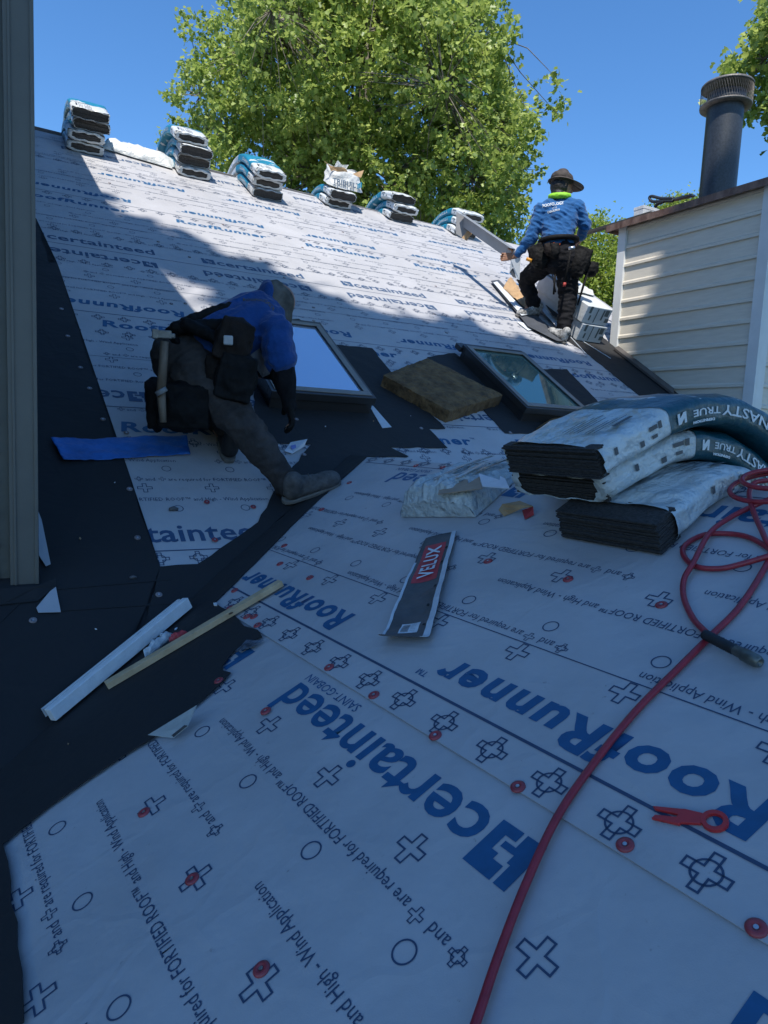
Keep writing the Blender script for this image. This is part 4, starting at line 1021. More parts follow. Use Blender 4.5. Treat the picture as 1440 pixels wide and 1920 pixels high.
curl('shingle', 'single curled dark shingle standing behind the empty plastic wrapper', 'shingle', [(790, 925), (905, 862), (935, 868), (835, 925)], .05, M_GRAN)
M_CARD = mat('cardboard', (.34, .25, .18), .8, .1, 20, bump=.2, bscale=60); M_CARDW = mat('cardboard_white', (.62, .64, .68), .6, .05, 20)
def card(label, px, h, m, name='cardboard_piece', th=.003, cat='cardboard'):
    return tag(MB().prism([G(x, y, hh) for (x, y), hh in zip(px, h)], NG * th).build(name, m), label, cat)
card('brown cardboard offcut with notches lying on the empty wrapper', [(822, 928), (826, 908), (850, 900), (856, 905), (877, 900), (878, 908), (902, 893), (900, 902), (905, 917)], [.105] * 9, M_CARD)
card('white-faced cardboard offcut at the right end of the brown one, on the wrapper', [(898, 889), (937, 901), (938, 894), (947, 898), (956, 917), (905, 913)], [.11] * 6, M_CARDW)
t = thing('carton_scrap', 'torn orange-brown carton corner with a red end beside the lowest bundle', 'cardboard', G(970, 960))
MB().prism([G(935, 957, .02), G(942, 946, .03), G(975, 940, .035), G(1000, 950, .04), G(978, 954, .03), G(960, 962, .012), G(945, 968, .01)], NG * .002).build('card', M_KRAFT, t)
MB().prism([G(979, 958, .012), G(1000, 950, .035), G(1001, 966, .012), G(984, 974, .010)], NG * .002).build('red_face', M_RED, t)
card('tiny white foam crumb at the corner of the lapped grey sheet', [(401, 1133), (407, 1132), (408, 1137), (402, 1137)], [.012] * 4, M_FOAM, 'foam_crumb', .006, 'crumb')
# torn foil backing at the lap
MB_ = MB().prism([G(455, 1208, .016), G(462, 1200, .016), G(494, 1201, .014), G(470, 1214, .016), G(440, 1222, .016)], NG * .001)
tag(MB_.build('torn_backing', mat('backing', (.10, .13, .17), .3, .4, 40, bump=.8, bscale=80)), 'torn shiny backing strip sticking out under the lapped sheet', 'scrap')

# ------------------------------------------------------------------ loose things on the big slope
def cardF(label, px, h, m, name, cat, th=.002, curlh=0):
    return tag(MB().prism([F(x, y, h if not hasattr(h, '__len__') else h[i]) for i, (x, y) in enumerate(px)], NF * th).build(name, m), label, cat)
cardF('white tape strip sticking out below the left skylight corner', [(690, 757), (700, 762), (734, 801), (717, 803)], .012, M_TAPE, 'tape_strip', 'tape')
# blue sheet
M_BLUE = mat('blue_tarp', (.018, .13, .44), .5, .15, 8, bump=.5, bscale=30)
uvb = [np.array(Fst(*p, .02)) for p in ((95, 823), (350, 815), (357, 851), (118, 864))]
def bl(i, j):
    q = uvb[0] * (1 - i) * (1 - j) + uvb[1] * i * (1 - j) + uvb[2] * i * j + uvb[3] * (1 - i) * j
    return Fw(q[0], q[1], .012 + .010 * (noise.noise(Vector((i * 5, j * 3, 0))) + .5) + .012 * math.exp(-i * 14) + .004 * noise.noise(Vector((i * 22, j * 8, 0))))
tag(MB().grid(bl, 60, 14).build('blue_sheet', M_BLUE, None, smooth=True, solid=.002), 'bright blue plastic sheet strip lying over the black membrane by the crouching man', 'sheet')
# crumpled paper by the shoe, offcuts at the wall's foot
t = thing('paper_packet', 'small white paper packet lying by the mans shoe', 'paper', F(555, 842)); 
MB().prism([F(533, 846, .012), F(545, 830, .02), F(572, 826, .03), F(576, 824, .05), F(570, 838, .02), F(548, 851, .012)], NF * .003).build('packet', M_CARDW, t)
MB().prism([F(545, 836, .026), F(560, 832, .028), F(560, 838, .026), F(547, 843, .022)], NF * .0015).build('print', mat('violet_print', (.18, .22, .5), .6), t)
cardF('upper pale sheet offcut sticking out beside the corner board', [(72, 960), (78, 975), (95, 1058), (86, 1062), (72, 1040)], .02, M_SHEET, 'sheet_offcut', 'sheet scrap')
cardF('lower pale sheet offcut with a black stain under the corner board', [(68, 1140), (104, 1097), (114, 1148), (72, 1149)], .014, M_SHEET, 'sheet_offcut', 'sheet scrap')
cardF('black membrane flap folded up at the foot of the corner board', [(0, 1104), (70, 1100), (104, 1085), (106, 1100), (70, 1128), (0, 1135)], [.03, .03, .03, .014, .012, .012], M_BLACK, 'membrane_flap', 'membrane', .003)
g = MB()
for x, y, r in ((326, 955, .018), (500, 1003, .008), (250, 1083, .012), (420, 1071, .006)):
    c = F(x, y, .012); g = MB(); g.tube([c - FS * r, c + FT * r * .3, c + FS * r], [r * .4, r * .6, r * .3], 7)
    tag(g.build('debris', M_STRIP, None, smooth=True), {326: 'dark lump of debris on the grey sheet below the blue strip', 500: 'tiny crumb of debris in the valley by the shoe', 250: 'flat scrap of debris on the black membrane near the corner board', 420: 'small pale curl of debris in the valley above the lapped sheet'}[x], 'debris')

# ------------------------------------------------------------------ things by the standing roofer
M_ALU = mat('grey_flashing', (.30, .31, .32), .45, .05, 10, metal=.3); M_DKF = mat('dark_flashing', (.07, .075, .085), .5, .1, 10)
def at(x, y, d): return ray(x, y) * d
# boxes against the chase
M_BOX = mat('carton_white', (.55, .57, .58), .6, .08, 6, bump=.15, bscale=20); M_BOXS = mat('carton_print', (.10, .12, .12), .6)
def boxes():
    a = Fst(1072, 633); b_ = Fst(1128, 655)
    s0, s1 = a[0] - .02, b_[0] - .0
    s1 = min(s1 + .06, (XCH - P0[0]) - .02); t0 = Fst(1100, 643)[1]
    dT = .80; h = .17
    for k, nm in ((0, 'lower'), (1, 'upper')):
        t = thing('carton_box', '%s of the two white cartons wedged between the roofer and the chimney siding' % nm, 'box', Fw((s0 + s1) / 2, t0 + .3, .01 + k * h), 'cartons beside the chimney')
        o = k * .02
        MB().box(Fw((s0 + s1) / 2 - o, t0 + dT / 2 + o, .01 + h * (k + .5)), FS * (s1 - s0) / 2, FT * dT / 2, NF * (h / 2 - .002)).build('carton', M_BOX, t, bevel=.006)
        m_ = MB(); y = t0 + o - .0015
        for (x, z, lx, lz) in ((.12, .6, .03, .09), (.75, .55, .05, .06), (.66, .3, .02, .1), (.42, .1, .012, .14), (.85, .2, .05, .04), (.2, .2, .02, .05)):
            x0 = s0 - o + (s1 - s0) * x; m_.add([Fw(x0, y, .01 + h * (k + z)), Fw(x0 + lx, y, .01 + h * (k + z)), Fw(x0 + lx, y, min(.01 + h * (k + z) + lz, .008 + h * (k + 1))), Fw(x0, y, min(.01 + h * (k + z) + lz, .008 + h * (k + 1)))], [(0, 1, 2, 3)])
        m_.build('carton_print', M_BOXS, t, fix=False)
    pc_ = soft('plastic_sheeting', 'shiny clear plastic sheeting draped over the cartons', 'plastic', Fw((s0 + s1) / 2 - .02, t0 + .62, .36), FS * (s1 - s0) * .46, FT * .30, NF * .05, M_WRAP, seed=9)
boxes()
cardF('dark grey flashing sheet lying on the slope under the roofers front shoe', [(920, 527), (935, 525), (1015, 600), (1062, 640), (1045, 640), (990, 612)], .03, M_DKF, 'flashing_sheet', 'flashing', .004)
cardF('white-backed flashing strip left of the brown kraft paper', [(925, 530), (932, 528), (990, 590), (978, 592)], .045, M_LBL, 'flashing_strip', 'flashing', .003)
cardF('dark crumpled underlayment scrap between the roofers legs', [(1015, 540), (1030, 537), (1052, 558), (1050, 600), (1035, 590), (1018, 565)], .10, M_BLACK, 'underlayment_scrap', 'scrap', .006)
cardF('long white flashing offcut leaning behind the roofers legs', [(1008, 560), (1017, 562), (1050, 603), (1050, 620), (1010, 575)], .06, M_LBL, 'metal_offcut', 'flashing', .004)
cardF('torn white paper corner on the slope below the roofers front shoe', [(968, 603), (985, 606), (1002, 618), (990, 620)], .012, M_LBL, 'paper_scrap', 'paper', .002)
kp = [np.array(Fst(*p, .05)) for p in ((943, 540), (958, 522), (990, 570), (985, 578))]
def kf(i, j):
    q = kp[0] * (1 - i) * (1 - j) + kp[3] * i * (1 - j) + kp[2] * i * j + kp[1] * (1 - i) * j
    return Fw(q[0], q[1], .05 + .05 * math.sin(3 * j) * (1 - .3 * i) + .02 * noise.noise(Vector((i * 6, j * 8, 2))))
tag(MB().grid(kf, 20, 20).build('kraft_paper', M_KRAFT, None, smooth=True, solid=.003), 'crumpled orange-brown kraft paper on the slope left of the roofers front leg', 'paper')
for p, q, nm in (((1070, 632), (1103, 668), 'pale thin stick lying below the cartons'), ((1090, 638), (1145, 672), 'second thin stick lying further right along the chimney foot')):
    tag(MB().tube([F(*p, .012), F(*q, .012)], .004, 6).build('thin_stick', M_TAPE), nm, 'stick')
cardF('rusty step flashing bent up along the foot of the chimney siding', [(1150, 655), (1158, 652), (1262, 732), (1262, 742)], .02, mat('step_flash', (.09, .08, .075), .5), 'step_flashing', 'flashing', .02)
# things on the chase cap
ty = (YNEAR + YFAR) / 2
wbx = thing('white_box', 'white box standing on the chimney cap behind the black strap', 'box', (XCH + .45, YFAR - .1, ZC))
r1 = ray(1183, 385); y1 = YFAR - .05
bx0 = ray(1183, 412) * (y1 / ray(1183, 412)[1]); bx1 = ray(1222, 402) * (y1 / ray(1222, 402)[1]); hb = float((ray(1185, 374) * (y1 / ray(1185, 374)[1]))[2])
MB().abox((bx0[0] + .16, y1, ZC + .005), (bx1[0] + .10, y1 + .12, hb - .02)).build('box_body', M_BOX, wbx, bevel=.004)
MB().abox((bx0[0] + .157, y1 - .003, hb - .05), (bx1[0] + .103, y1 + .123, hb - .018)).build('lid', M_BOX, wbx, bevel=.003)
def capp(x, y, dx=.1):
    r = ray(x, y); return r * ((XCH + dx) / r[0])
g = MB(); pts = [capp(1262, 372), capp(1240, 372), capp(1222, 368), capp(1218, 372), capp(1224, 378), capp(1245, 377), capp(1262, 377)]
g.tube(smooth_path(pts), .014, 8); g.tube(smooth_path([capp(1228, 388), capp(1234, 382), capp(1245, 378)]), .016, 8)
tag(g.build('black_strap', M_RUB, None, smooth=True), 'black looped strap lying on the rusty chimney cap', 'strap')
g = MB(); g.box((capp(1262, 375, .12) + capp(1300, 366, .12)) / 2, (capp(1300, 366, .12) - capp(1262, 375, .12)) / 2, (.03, 0, 0), (0, 0, .008))
tag(g.build('metal_bar', M_DKF), 'dark flat metal bar lying on the chimney cap between the strap and the flue', 'metal bar')

for k, (x, y) in enumerate([(128, 1395), (60, 1290), (222, 1240), (365, 1045), (610, 800), (640, 905), (560, 985), (330, 1180), (180, 1180), (700, 790), (770, 780), (480, 1085), (150, 1010), (215, 905)]):
    n_ = NF if (y < 1100 or x < 230 and y < 1250) else NG; c = F(x, y, .0125) if n_ is NF else G(x, y, .0155); r = .003 + .0035 * ((k * 7) % 5) / 5
    a_ = unit(np.cross(n_, [math.cos(k * 2.1), math.sin(k * 2.1), .1])); b_ = np.cross(n_, a_)
    g = MB().prism([c + a_ * r, c + b_ * r * .6, c - a_ * r * 1.3, c - a_ * r * .2 - b_ * r * .7], n_ * r * .6)
    tag(g.build('crumb', M_FOAM if k % 3 else M_KRAFT), 'tiny pale crumb scattered on the black membrane', 'debris', 'crumbs on the black membrane')
# ------------------------------------------------------------------ people
def capsule(mb, a, ra, b, rb, seg=18, flat=1.0, up=None):
    """closed tapered capsule; flat squeezes it across `up`"""
    a = np.array(a, float); b = np.array(b, float); d = b - a; L = np.linalg.norm(d); d = d / L if L > 1e-6 else np.array([0, 0, 1.0])
    u = np.array(up, float) if up is not None else (np.array([0, 0, 1.0]) if abs(d[2]) < .9 else np.array([1.0, 0, 0]))
    u = unit(u - d * (u @ d)); w_ = np.cross(d, u)
    prof = [(-math.cos(q) * ra, math.sin(q) * ra) for q in np.linspace(0.12, math.pi / 2, 5)] + [(L + math.sin(q) * rb, math.cos(q) * rb) for q in np.linspace(0, math.pi / 2 - .12, 5)]
    vs = []
    for x, r in prof:
        for k in range(seg):
            q = 2 * math.pi * k / seg; vs.append(a + d * x + r * (math.cos(q) * u * flat + math.sin(q) * w_))
    n = len(prof); fs = [(i * seg + k, i * seg + (k + 1) % seg, (i + 1) * seg + (k + 1) % seg, (i + 1) * seg + k) for i in range(n - 1) for k in range(seg)]
    fs += [tuple(range(seg))[::-1], tuple(range((n - 1) * seg, n * seg))]
    mb.add(vs, fs)
def ell(mb, c, ax, ay, az, n=16):
    c, ax, ay, az = [np.array(q, float) for q in (c, ax, ay, az)]; vs = []; fs = []
    for i in range(n + 1):
        p = .06 + (math.pi - .12) * i / n
        for k in range(2 * n):
            q = math.pi * k / n; vs.append(c + az * math.cos(p) + ax * math.sin(p) * math.cos(q) + ay * math.sin(p) * math.sin(q))
    m_ = 2 * n
    fs = [(i * m_ + k, (i + 1) * m_ + k, (i + 1) * m_ + (k + 1) % m_, i * m_ + (k + 1) % m_) for i in range(n) for k in range(m_)] + [tuple(range(m_)), tuple(range(n * m_, (n + 1) * m_))[::-1]]
    mb.add(vs, fs)
def blob(name, parts, mat_, parent, voxel=.008, smooth=4, wrinkle=0, wfreq=18, wdir=None, seed=0, wk=-.55):
    """parts = list of (a, ra, b, rb[, flat, up]) capsules or ('e', c, ax, ay, az); fused into one continuous skin"""
    mb = MB()
    for p in parts:
        if isinstance(p[0], str): 
            if p[0] == 'e': ell(mb, *p[1:])
            else: mb.box(*p[1:])
        else: capsule(mb, p[0], p[1], p[2], p[3], 18, *(p[4:] if len(p) > 4 else ()))
    me = bpy.data.meshes.new(name); me.from_pydata(mb.v, [], mb.f)
    bm = bmesh.new(); bm.from_mesh(me); bmesh.ops.recalc_face_normals(bm, faces=bm.faces); bm.to_mesh(me); bm.free()
    ob = bpy.data.objects.new(name, me); COL.objects.link(ob)
    r = ob.modifiers.new('r', 'REMESH'); r.mode = 'VOXEL'; r.voxel_size = voxel; r.adaptivity = 0
    if smooth:
        s = ob.modifiers.new('s', 'SMOOTH'); s.factor = .5; s.iterations = smooth
    new = bpy.data.meshes.new_from_object(ob.evaluated_get(bpy.context.evaluated_depsgraph_get()))
    bpy.data.objects.remove(ob)
    if wrinkle:
        n = len(new.vertices); sd = Vector((seed * 5.1, seed * 2.3, seed))
        no = np.zeros(n * 3); new.vertices.foreach_get('normal', no); no = no.reshape(-1, 3)
        co = np.zeros(n * 3); new.vertices.foreach_get('co', co); co = co.reshape(-1, 3)
        wd = unit(wdir) if wdir is not None else None
        dsp = np.zeros(n)
        for i in range(n):
            c = Vector(co[i])
            if wd is not None: c = c + Vector(wd) * (wk * float(c @ Vector(wd)))
            w1 = noise.noise(c * wfreq + sd); w2 = noise.noise(c * wfreq * 2.3 + sd * 2)
            dsp[i] = (1 - 2 * abs(w1)) * .7 + .35 * w2 - .25
        co += no * (dsp * wrinkle)[:, None]; new.vertices.foreach_set('co', co.ravel())
    new.name = name
    return link_mesh(name, new, mat_, parent, smooth=True, fix=False)
M_SKIN = mat('skin', (.30, .15, .09), .55, .08, 20, bump=.1, bscale=120)
M_SHIRT = mat('blue_shirt', (.014, .090, .25), .8, .12, 10, bump=.25, bscale=160, sheen=.2, bump2=.45, b2scale=24)
M_SHIRT2 = mat('royal_shirt', (.008, .050, .19), .8, .12, 10, bump=.25, bscale=160, sheen=.2, bump2=.45, b2scale=24)
M_PANTK = mat('black_trousers', (.008, .008, .010), .85, .3, 14, bump=.3, bscale=120, bump2=.45, b2scale=24)
M_PANTG = mat('grey_trousers', (.052, .046, .044), .88, .25, 10, bump=.35, bscale=140, bump2=.45, b2scale=24)
M_LEATH = mat('worn_black_leather', (.007, .0065, .0065), .75, .35, 16, bump=.4, bscale=50)
M_BROWNL = mat('brown_leather', (.017, .012, .010), .8, .3, 16, bump=.4, bscale=50)
M_SHOE = mat('shoe_grey', (.085, .08, .076), .8, .3, 26, bump=.4, bscale=80)
M_SOLE = mat('shoe_sole', (.16, .15, .135), .7, .15, 20)
M_HOOD = mat('hood_grey', (.105, .10, .09), .85, .3, 12, bump=.3, bscale=100)
M_NEON = mat('neon_collar', (.28, .62, .03), .7, .08, 12)
M_HATB = mat('hat_brown', (.055, .042, .036), .8, .25, 24, bump=.3, bscale=60)
M_HAIR = mat('hair', (.012, .009, .008), .6, .3, 60, bump=.5, bscale=200)
M_ORG = mat('orange_grip', (.55, .10, .03), .5); M_YEL = mat('yellow_tape', (.6, .25, .02), .5)
for _m in (M_LEATH, M_BROWNL, M_PANTK, M_PANTG, M_SHIRT, M_SHIRT2, M_HOOD): _m.node_tree.nodes['Principled BSDF'].inputs['Specular IOR Level'].default_value = .18
def hand(parts, wrist, fwd, palm_n, side, k=1.0, curl=.9, spread=.12):
    """palm and five bent fingers: fwd from the wrist, palm_n out of the palm, side towards the thumb"""
    fwd, palm_n, side = unit(fwd), unit(palm_n), unit(side); w_ = np.array(wrist, float)
    parts.append((w_, .026 * k, w_ + fwd * .045 * k, .030 * k, .6, palm_n)); 
    for s_ in (-.028, -.01, .01, .027): parts.append((w_ + fwd * .03 * k + side * s_ * k * .6, .014 * k, w_ + fwd * .088 * k + side * s_ * k, .0125 * k))
    for s_, L, r in ((.030, .070, .0092), (.010, .080, .0095), (-.011, .074, .0092), (-.030, .058, .0082)):
        b0 = w_ + fwd * .088 * k + side * s_ * k; d = unit(fwd + side * s_ * spread * 20); b1 = b0 + d * L * .45 * k
        d2 = unit(d * math.cos(curl) + palm_n * math.sin(curl)); b2 = b1 + d2 * L * .32 * k; d3 = unit(d * math.cos(curl * 1.9) + palm_n * math.sin(curl * 1.9)); b3 = b2 + d3 * L * .25 * k
        parts += [(b0, r * 1.1 * k, b1, r * k), (b1, r * k, b2, r * .92 * k), (b2, r * .92 * k, b3, r * .8 * k)]
    t0 = w_ + fwd * .025 * k + side * .028 * k; t1 = t0 + unit(fwd * .6 + side * .8 + palm_n * .3) * .042 * k; t2 = t1 + unit(fwd + side * .25 + palm_n * .4) * .032 * k
    parts += [(t0, .0135 * k, t1, .0115 * k), (t1, .0112 * k, t2, .0092 * k)]
def head_parts(c, face, up, r=.088):
    face, up = unit(face), unit(up); up = unit(up - face * (up @ face)); s = np.cross(face, up)
    P = [('e', c, face * r * 1.06, s * r * .86, up * r * 1.22), ('e', c + face * r * .45 - up * r * .72, face * r * .52, s * r * .52, up * r * .48),
         (c + face * r * 1.0 + up * r * .05, .008, c + face * r * 1.22 - up * r * .26, .014),
         (c + face * r * .98 - up * r * .52 - s * .014, .009, c + face * r * .98 - up * r * .52 + s * .014, .009)]
    for q in (-1, 1):
        P.append(('e', c + s * q * r * .88 - up * r * .08 - face * r * .05, face * .016, s * .008, up * .026))
        P.append(('e', c + face * r * .92 + s * q * r * .34 + up * r * .12, face * .008, s * .014, up * .009))
        P.append((c + face * r * .98 + s * q * r * .18 + up * r * .30, .006, c + face * r * .84 + s * q * r * .55 + up * r * .30, .006))
    return P
def shoe(parent, heel, toe, nrm, name='shoe', m=None, k=1.0, h=.06):
    m = m or M_SHOE; heel, toe, nrm = np.array(heel), np.array(toe), unit(nrm); d = unit(toe - heel); L = np.linalg.norm(toe - heel); s = np.cross(nrm, d)
    a = heel + d * .045; 
    o = blob(name, [(a + nrm * .045, .040 * k, heel + d * (L - .055) + nrm * .038, .044 * k, .8, nrm), (a + nrm * .05, .043 * k, a + nrm * (.05 + h), .042 * k), (a + nrm * .085, .036, heel + d * L * .62 + nrm * .048, .030 * k), (heel + d * (L - .09) + nrm * .04, .046 * k, heel + d * (L - .048) + nrm * .036, .043 * k, .8, nrm)], m, parent, .007, 3, .0015, 40)
    g = MB(); n = 22; pts = []
    for i in range(n):
        q = 2 * math.pi * i / n; x = L / 2 + math.cos(q) * L / 2 * 1.03; w_ = .047 * k * (1 - .12 * math.sin(math.pi * x / L) + .10 * (x / L)); pts.append(heel + d * x + s * math.copysign(abs(math.sin(q)) ** .6, math.sin(q)) * w_)
    g.prism([p + nrm * .001 for p in pts], nrm * .020); g.build('sole', M_SOLE, o, bevel=.004)
    g = MB()
    for i in range(5):
        c = heel + d * (L * .42 + i * .020) + nrm * (.098 - i * .009); g.tube([c - s * .022 - nrm * .006, c + nrm * .002, c + s * .022 - nrm * .006 + d * .008], .0028, 5)
    g.build('laces', M_WHITE if m is not M_SHOE else M_HOOD, o, smooth=True)
    return o
def atd(x, y, D):
    r = ray(x, y); return r * (D / math.hypot(r[0], r[1]))
# ---- standing roofer
fR = F(1057, 640); fL = F(990, 592); D0 = float(math.hypot(fR[0], fR[1])); DLF = float(math.hypot(fL[0], fL[1]))
print('worker D', D0, DLF)
w2 = thing('person', 'roofer in blue long-sleeved shirt and brimmed hat standing high on the slope', 'person', fR)
hd = atd(1053, 350, D0 + .10); nk = atd(1049, 376, D0 + .06); shL = atd(1014, 394, D0 + .02); shR = atd(1082, 389, D0 + .05); chs = atd(1047, 408, D0 + .04); wst = atd(1044, 448, D0 + .0); pel = atd(1047, 474, D0 - .0)
hL = atd(1032, 486, D0 + .02); hR = atd(1063, 487, D0 + .0); kL = atd(985, 524, DLF - .02); aL = atd(1000, 573, DLF - .0); kR = atd(1065, 553, D0 + .08); aR = atd(1058, 617, D0 + .0)
eL = atd(996, 446, D0 + .02); wL = atd(969, 478, D0 + .06); eR = atd(1097, 424, D0 + .10); wR = atd(1089, 447, D0 + .20)
away = unit([fR[0], fR[1], 0]); rt = unit(np.cross(away, EZ)); face = unit(away * .45 + rt * .9 - EZ * .12)
hp_ = []; hand(hp_, wL + unit(wL - eL) * .015, unit(atd(955, 479, D0 + .07) - wL), -EZ * .2 - away, rt * .2 + EZ, 1.0, .9)
hp2 = []; hand(hp2, wR + unit(wR - eR) * .01, unit(away * .9 - rt * .3 - EZ * .1), -rt - EZ * .3, EZ, 1.0, 1.0)
body = [(nk, .052, hd, .055), (nk, .05, chs, .11), (shL, .06, shR, .06), (chs, .125, wst, .115, .75, away), (wst, .11, pel, .12, .8, away), (shL, .050, eL, .040), (eL, .038, wL, .027), (shR, .05, eR, .040), (eR, .038, wR, .027),
        (hL, .085, kL, .060), (kL, .056, aL, .040), (hR, .085, kR, .06), (kR, .056, aR, .040), (aL, .038, aL - EZ * .03 - rt * .05, .035), (aR, .038, aR - EZ * .03, .035)] + head_parts(hd, face, EZ) + hp_ + hp2
blob('body', body, M_SKIN, w2, .0055, 2)
shirt = [(nk - EZ * .02, .060, chs, .125), (shL, .068, shR, .068), (chs - rt * .06, .125, wst, .135, .8, away), (chs + rt * .06, .125, wst, .135, .8, away), (wst, .14, pel + EZ * .085, .135, .85, away), (shL - rt * .0, .066, eL, .060), (eL, .060, wL - unit(wL - eL) * .02, .038), (shR, .066, eR, .060), (eR, .060, wR - unit(wR - eR) * .02, .038), ((nk + shL) / 2, .06, shL, .062), ((nk + shR) / 2, .06, shR, .062)]
so_ = blob('shirt', shirt, M_SHIRT, w2, .0065, 1, .015, 9, EZ + rt * .4, 3, 1.3)
pants = [(pel + EZ * .01, .150, pel - EZ * .05, .15, .85, away), (hL, .110, kL, .078), (kL, .078, aL + EZ * .02, .062), (hR, .115, kR, .085), (kR, .082, aR + EZ * .02, .068), (hL, .11, hR, .11), (aR + EZ * .03, .07, aR - EZ * .0, .066), (aL + EZ * .03, .065, aL, .060)]
blob('trousers', pants, M_PANTK, w2, .0075, 1, .018, 8, EZ, 5, 1.6)
tl = unit(F(968, 593) - F(1008, 588)); hl_ = fL + NF * .004 + tl * -.09
shoe(w2, F(1008, 592, .006), F(968, 594, .006), NF, m=mat('sneaker_white', (.35, .34, .32), .7, .5, 30), k=.95)
tr_ = unit(FT * .75 - FS * .1); shoe(w2, F(1056, 644, .006) - tr_ * .02, F(1056, 644, .006) + tr_ * .235, NF, m=MATS['sneaker_white'], k=.95)
# hair, hat, collar
blob('hair', [('e', hd - face * .022 - EZ * .01, face * .085, np.cross(face, EZ) * .088, EZ * .088), (hd - face * .05 - EZ * .05, .05, nk - away * .02 + EZ * .03, .045)], M_HAIR, w2, .006, 3, .004, 40)
hs_ = np.cross(face, EZ); hc = hd + EZ * .045
hat = blob('hat', [('e', hc + EZ * .02, face * .108, hs_ * .100, EZ * .075), (hc + face * .0, .09, hc + EZ * .04, .075)], M_HATB, w2, .006, 3, .004, 22)
g = MB(); n = 36
def brim(i, j):
    q = 2 * math.pi * i; fr = max(0, math.cos(q)); L = .100 + .012 * j + (.085 * fr ** 1.5 + .02) * j
    p = hc + EZ * (.012 - .035 * j * (.6 + .5 * fr)) + face * math.cos(q) * L + hs_ * math.sin(q) * L * .93; return p
g.grid(brim, n, 5); g.build('brim', M_HATB, hat, smooth=True, solid=.004)
g = MB(); ring_ = [nk + EZ * (.035 + .012 * math.cos(2 * math.pi * i / 20)) + away * math.cos(2 * math.pi * i / 20) * .072 + rt * math.sin(2 * math.pi * i / 20) * .082 for i in range(21)]
blob('neckerchief', [(ring_[i], .026, ring_[i + 1], .026) for i in range(20)], M_NEON, w2, .006, 3, .005, 30)
# shirt print
V, f_ = text2d('ROOFOLOGY', .052, bold=.0012, res=2); V2, f2 = text2d('OF THE', .022, res=2); V3, f3 = text2d('CAROLINAS', .034, bold=.001, res=2)
from mathutils.bvhtree import BVHTree
def onto(ob, org, ex, ey, V, dirn, off=.003):
    me = ob.data; base = Vector(ob.parent.location); bv = BVHTree.FromPolygons([v.co + base for v in me.vertices], [tuple(p.vertices) for p in me.polygons]); out = []
    for x, y in V:
        p = Vector(org + ex * x + ey * y); h = bv.ray_cast(p - Vector(dirn) * .6, Vector(dirn)); q = h[0] if h[0] is not None else p; out.append(np.array(q) - np.array(dirn) * off)
    return out
exs = unit(rt + EZ * .16); eys = unit(EZ - rt * .16); po = atd(1017, 392, D0)
vs = MB()
for Vv, ff, dx, dy in ((V, f_, .0, .0), (V2, f2, .085, -.028), (V3, f3, .040, -.062)): vs.add(onto(so_, po + exs * dx + eys * dy, exs, eys, Vv * [.60, .82], away), ff)
vs.build('back_print', M_WHITE, w2, fix=False)
# belt, pouches, hammer
def at2(x, y, dd=0.0): return atd(x, y, D0 + dd)
bel = [atd(1047, 452, D0) + rt * math.sin(2 * math.pi * i / 24) * .168 + away * math.cos(2 * math.pi * i / 24) * .142 + EZ * .01 * math.sin(2 * math.pi * i / 24) for i in range(25)]
belt = blob('tool_belt', [(bel[i], .024, bel[i + 1], .024) for i in range(24)], M_LEATH, w2, .008, 2)
def pouch(x, y, w_, h_, d_, dd, m=M_LEATH, nm='pouch', tilt=0.0):
    c = at2(x, y, dd); a = unit(rt * math.cos(tilt) + EZ * math.sin(tilt)); b_ = unit(EZ * math.cos(tilt) - rt * math.sin(tilt))
    return blob(nm, [('e', c, a * w_, away * d_, b_ * h_), ('b', c + b_ * h_ * .1, a * w_ * .8, away * d_ * .7, b_ * h_ * .8)], m, belt, .008, 4, .006, 25)
pouch(1010, 482, .085, .12, .07, -.06, tilt=.45); pouch(1040, 470, .05, .07, .04, -.17); pouch(1085, 493, .10, .15, .09, -.02, tilt=-.35); pouch(1108, 505, .07, .07, .06, .04, tilt=-.2); pouch(1028, 468, .035, .06, .04, -.17, M_BROWNL, tilt=.3)
def rod(a, b_, r, m, nm, par, r2=None): return MB().tube([a, (np.array(a) + b_) / 2, b_], [r, (r + (r2 or r)) / 2, r2 or r], 8).build(nm, m, par, smooth=True)
rod(at2(1070, 470, -.19), at2(1060, 528, -.17), .010, M_LEATH, 'hammer_handle', belt, .012); rod(at2(1059, 530, -.17), at2(1058, 537, -.17), .014, mat('red_grip', (.35, .03, .02), .5), 'hammer_grip', belt)
rod(at2(1066, 466, -.19), at2(1078, 464, -.19), .016, M_STEEL, 'hammer_head', belt)
rod(at2(1101, 512, -.0), at2(1083, 572, -.0), .013, M_LEATH, 'tool_rod', belt, .008)
rod(at2(1037, 457, -.18), at2(1050, 459, -.18), .012, M_ORG, 'orange_knife', belt); rod(at2(987, 485, -.10), at2(997, 489, -.10), .016, M_YEL, 'tape_reel', belt)
rod(at2(1041, 515, -.1), at2(1038, 552, -.1), .009, M_LEATH, 'strap', belt); rod(at2(1036, 515, -.1), at2(1042, 548, -.1), .006, M_LEATH, 'strap', belt)
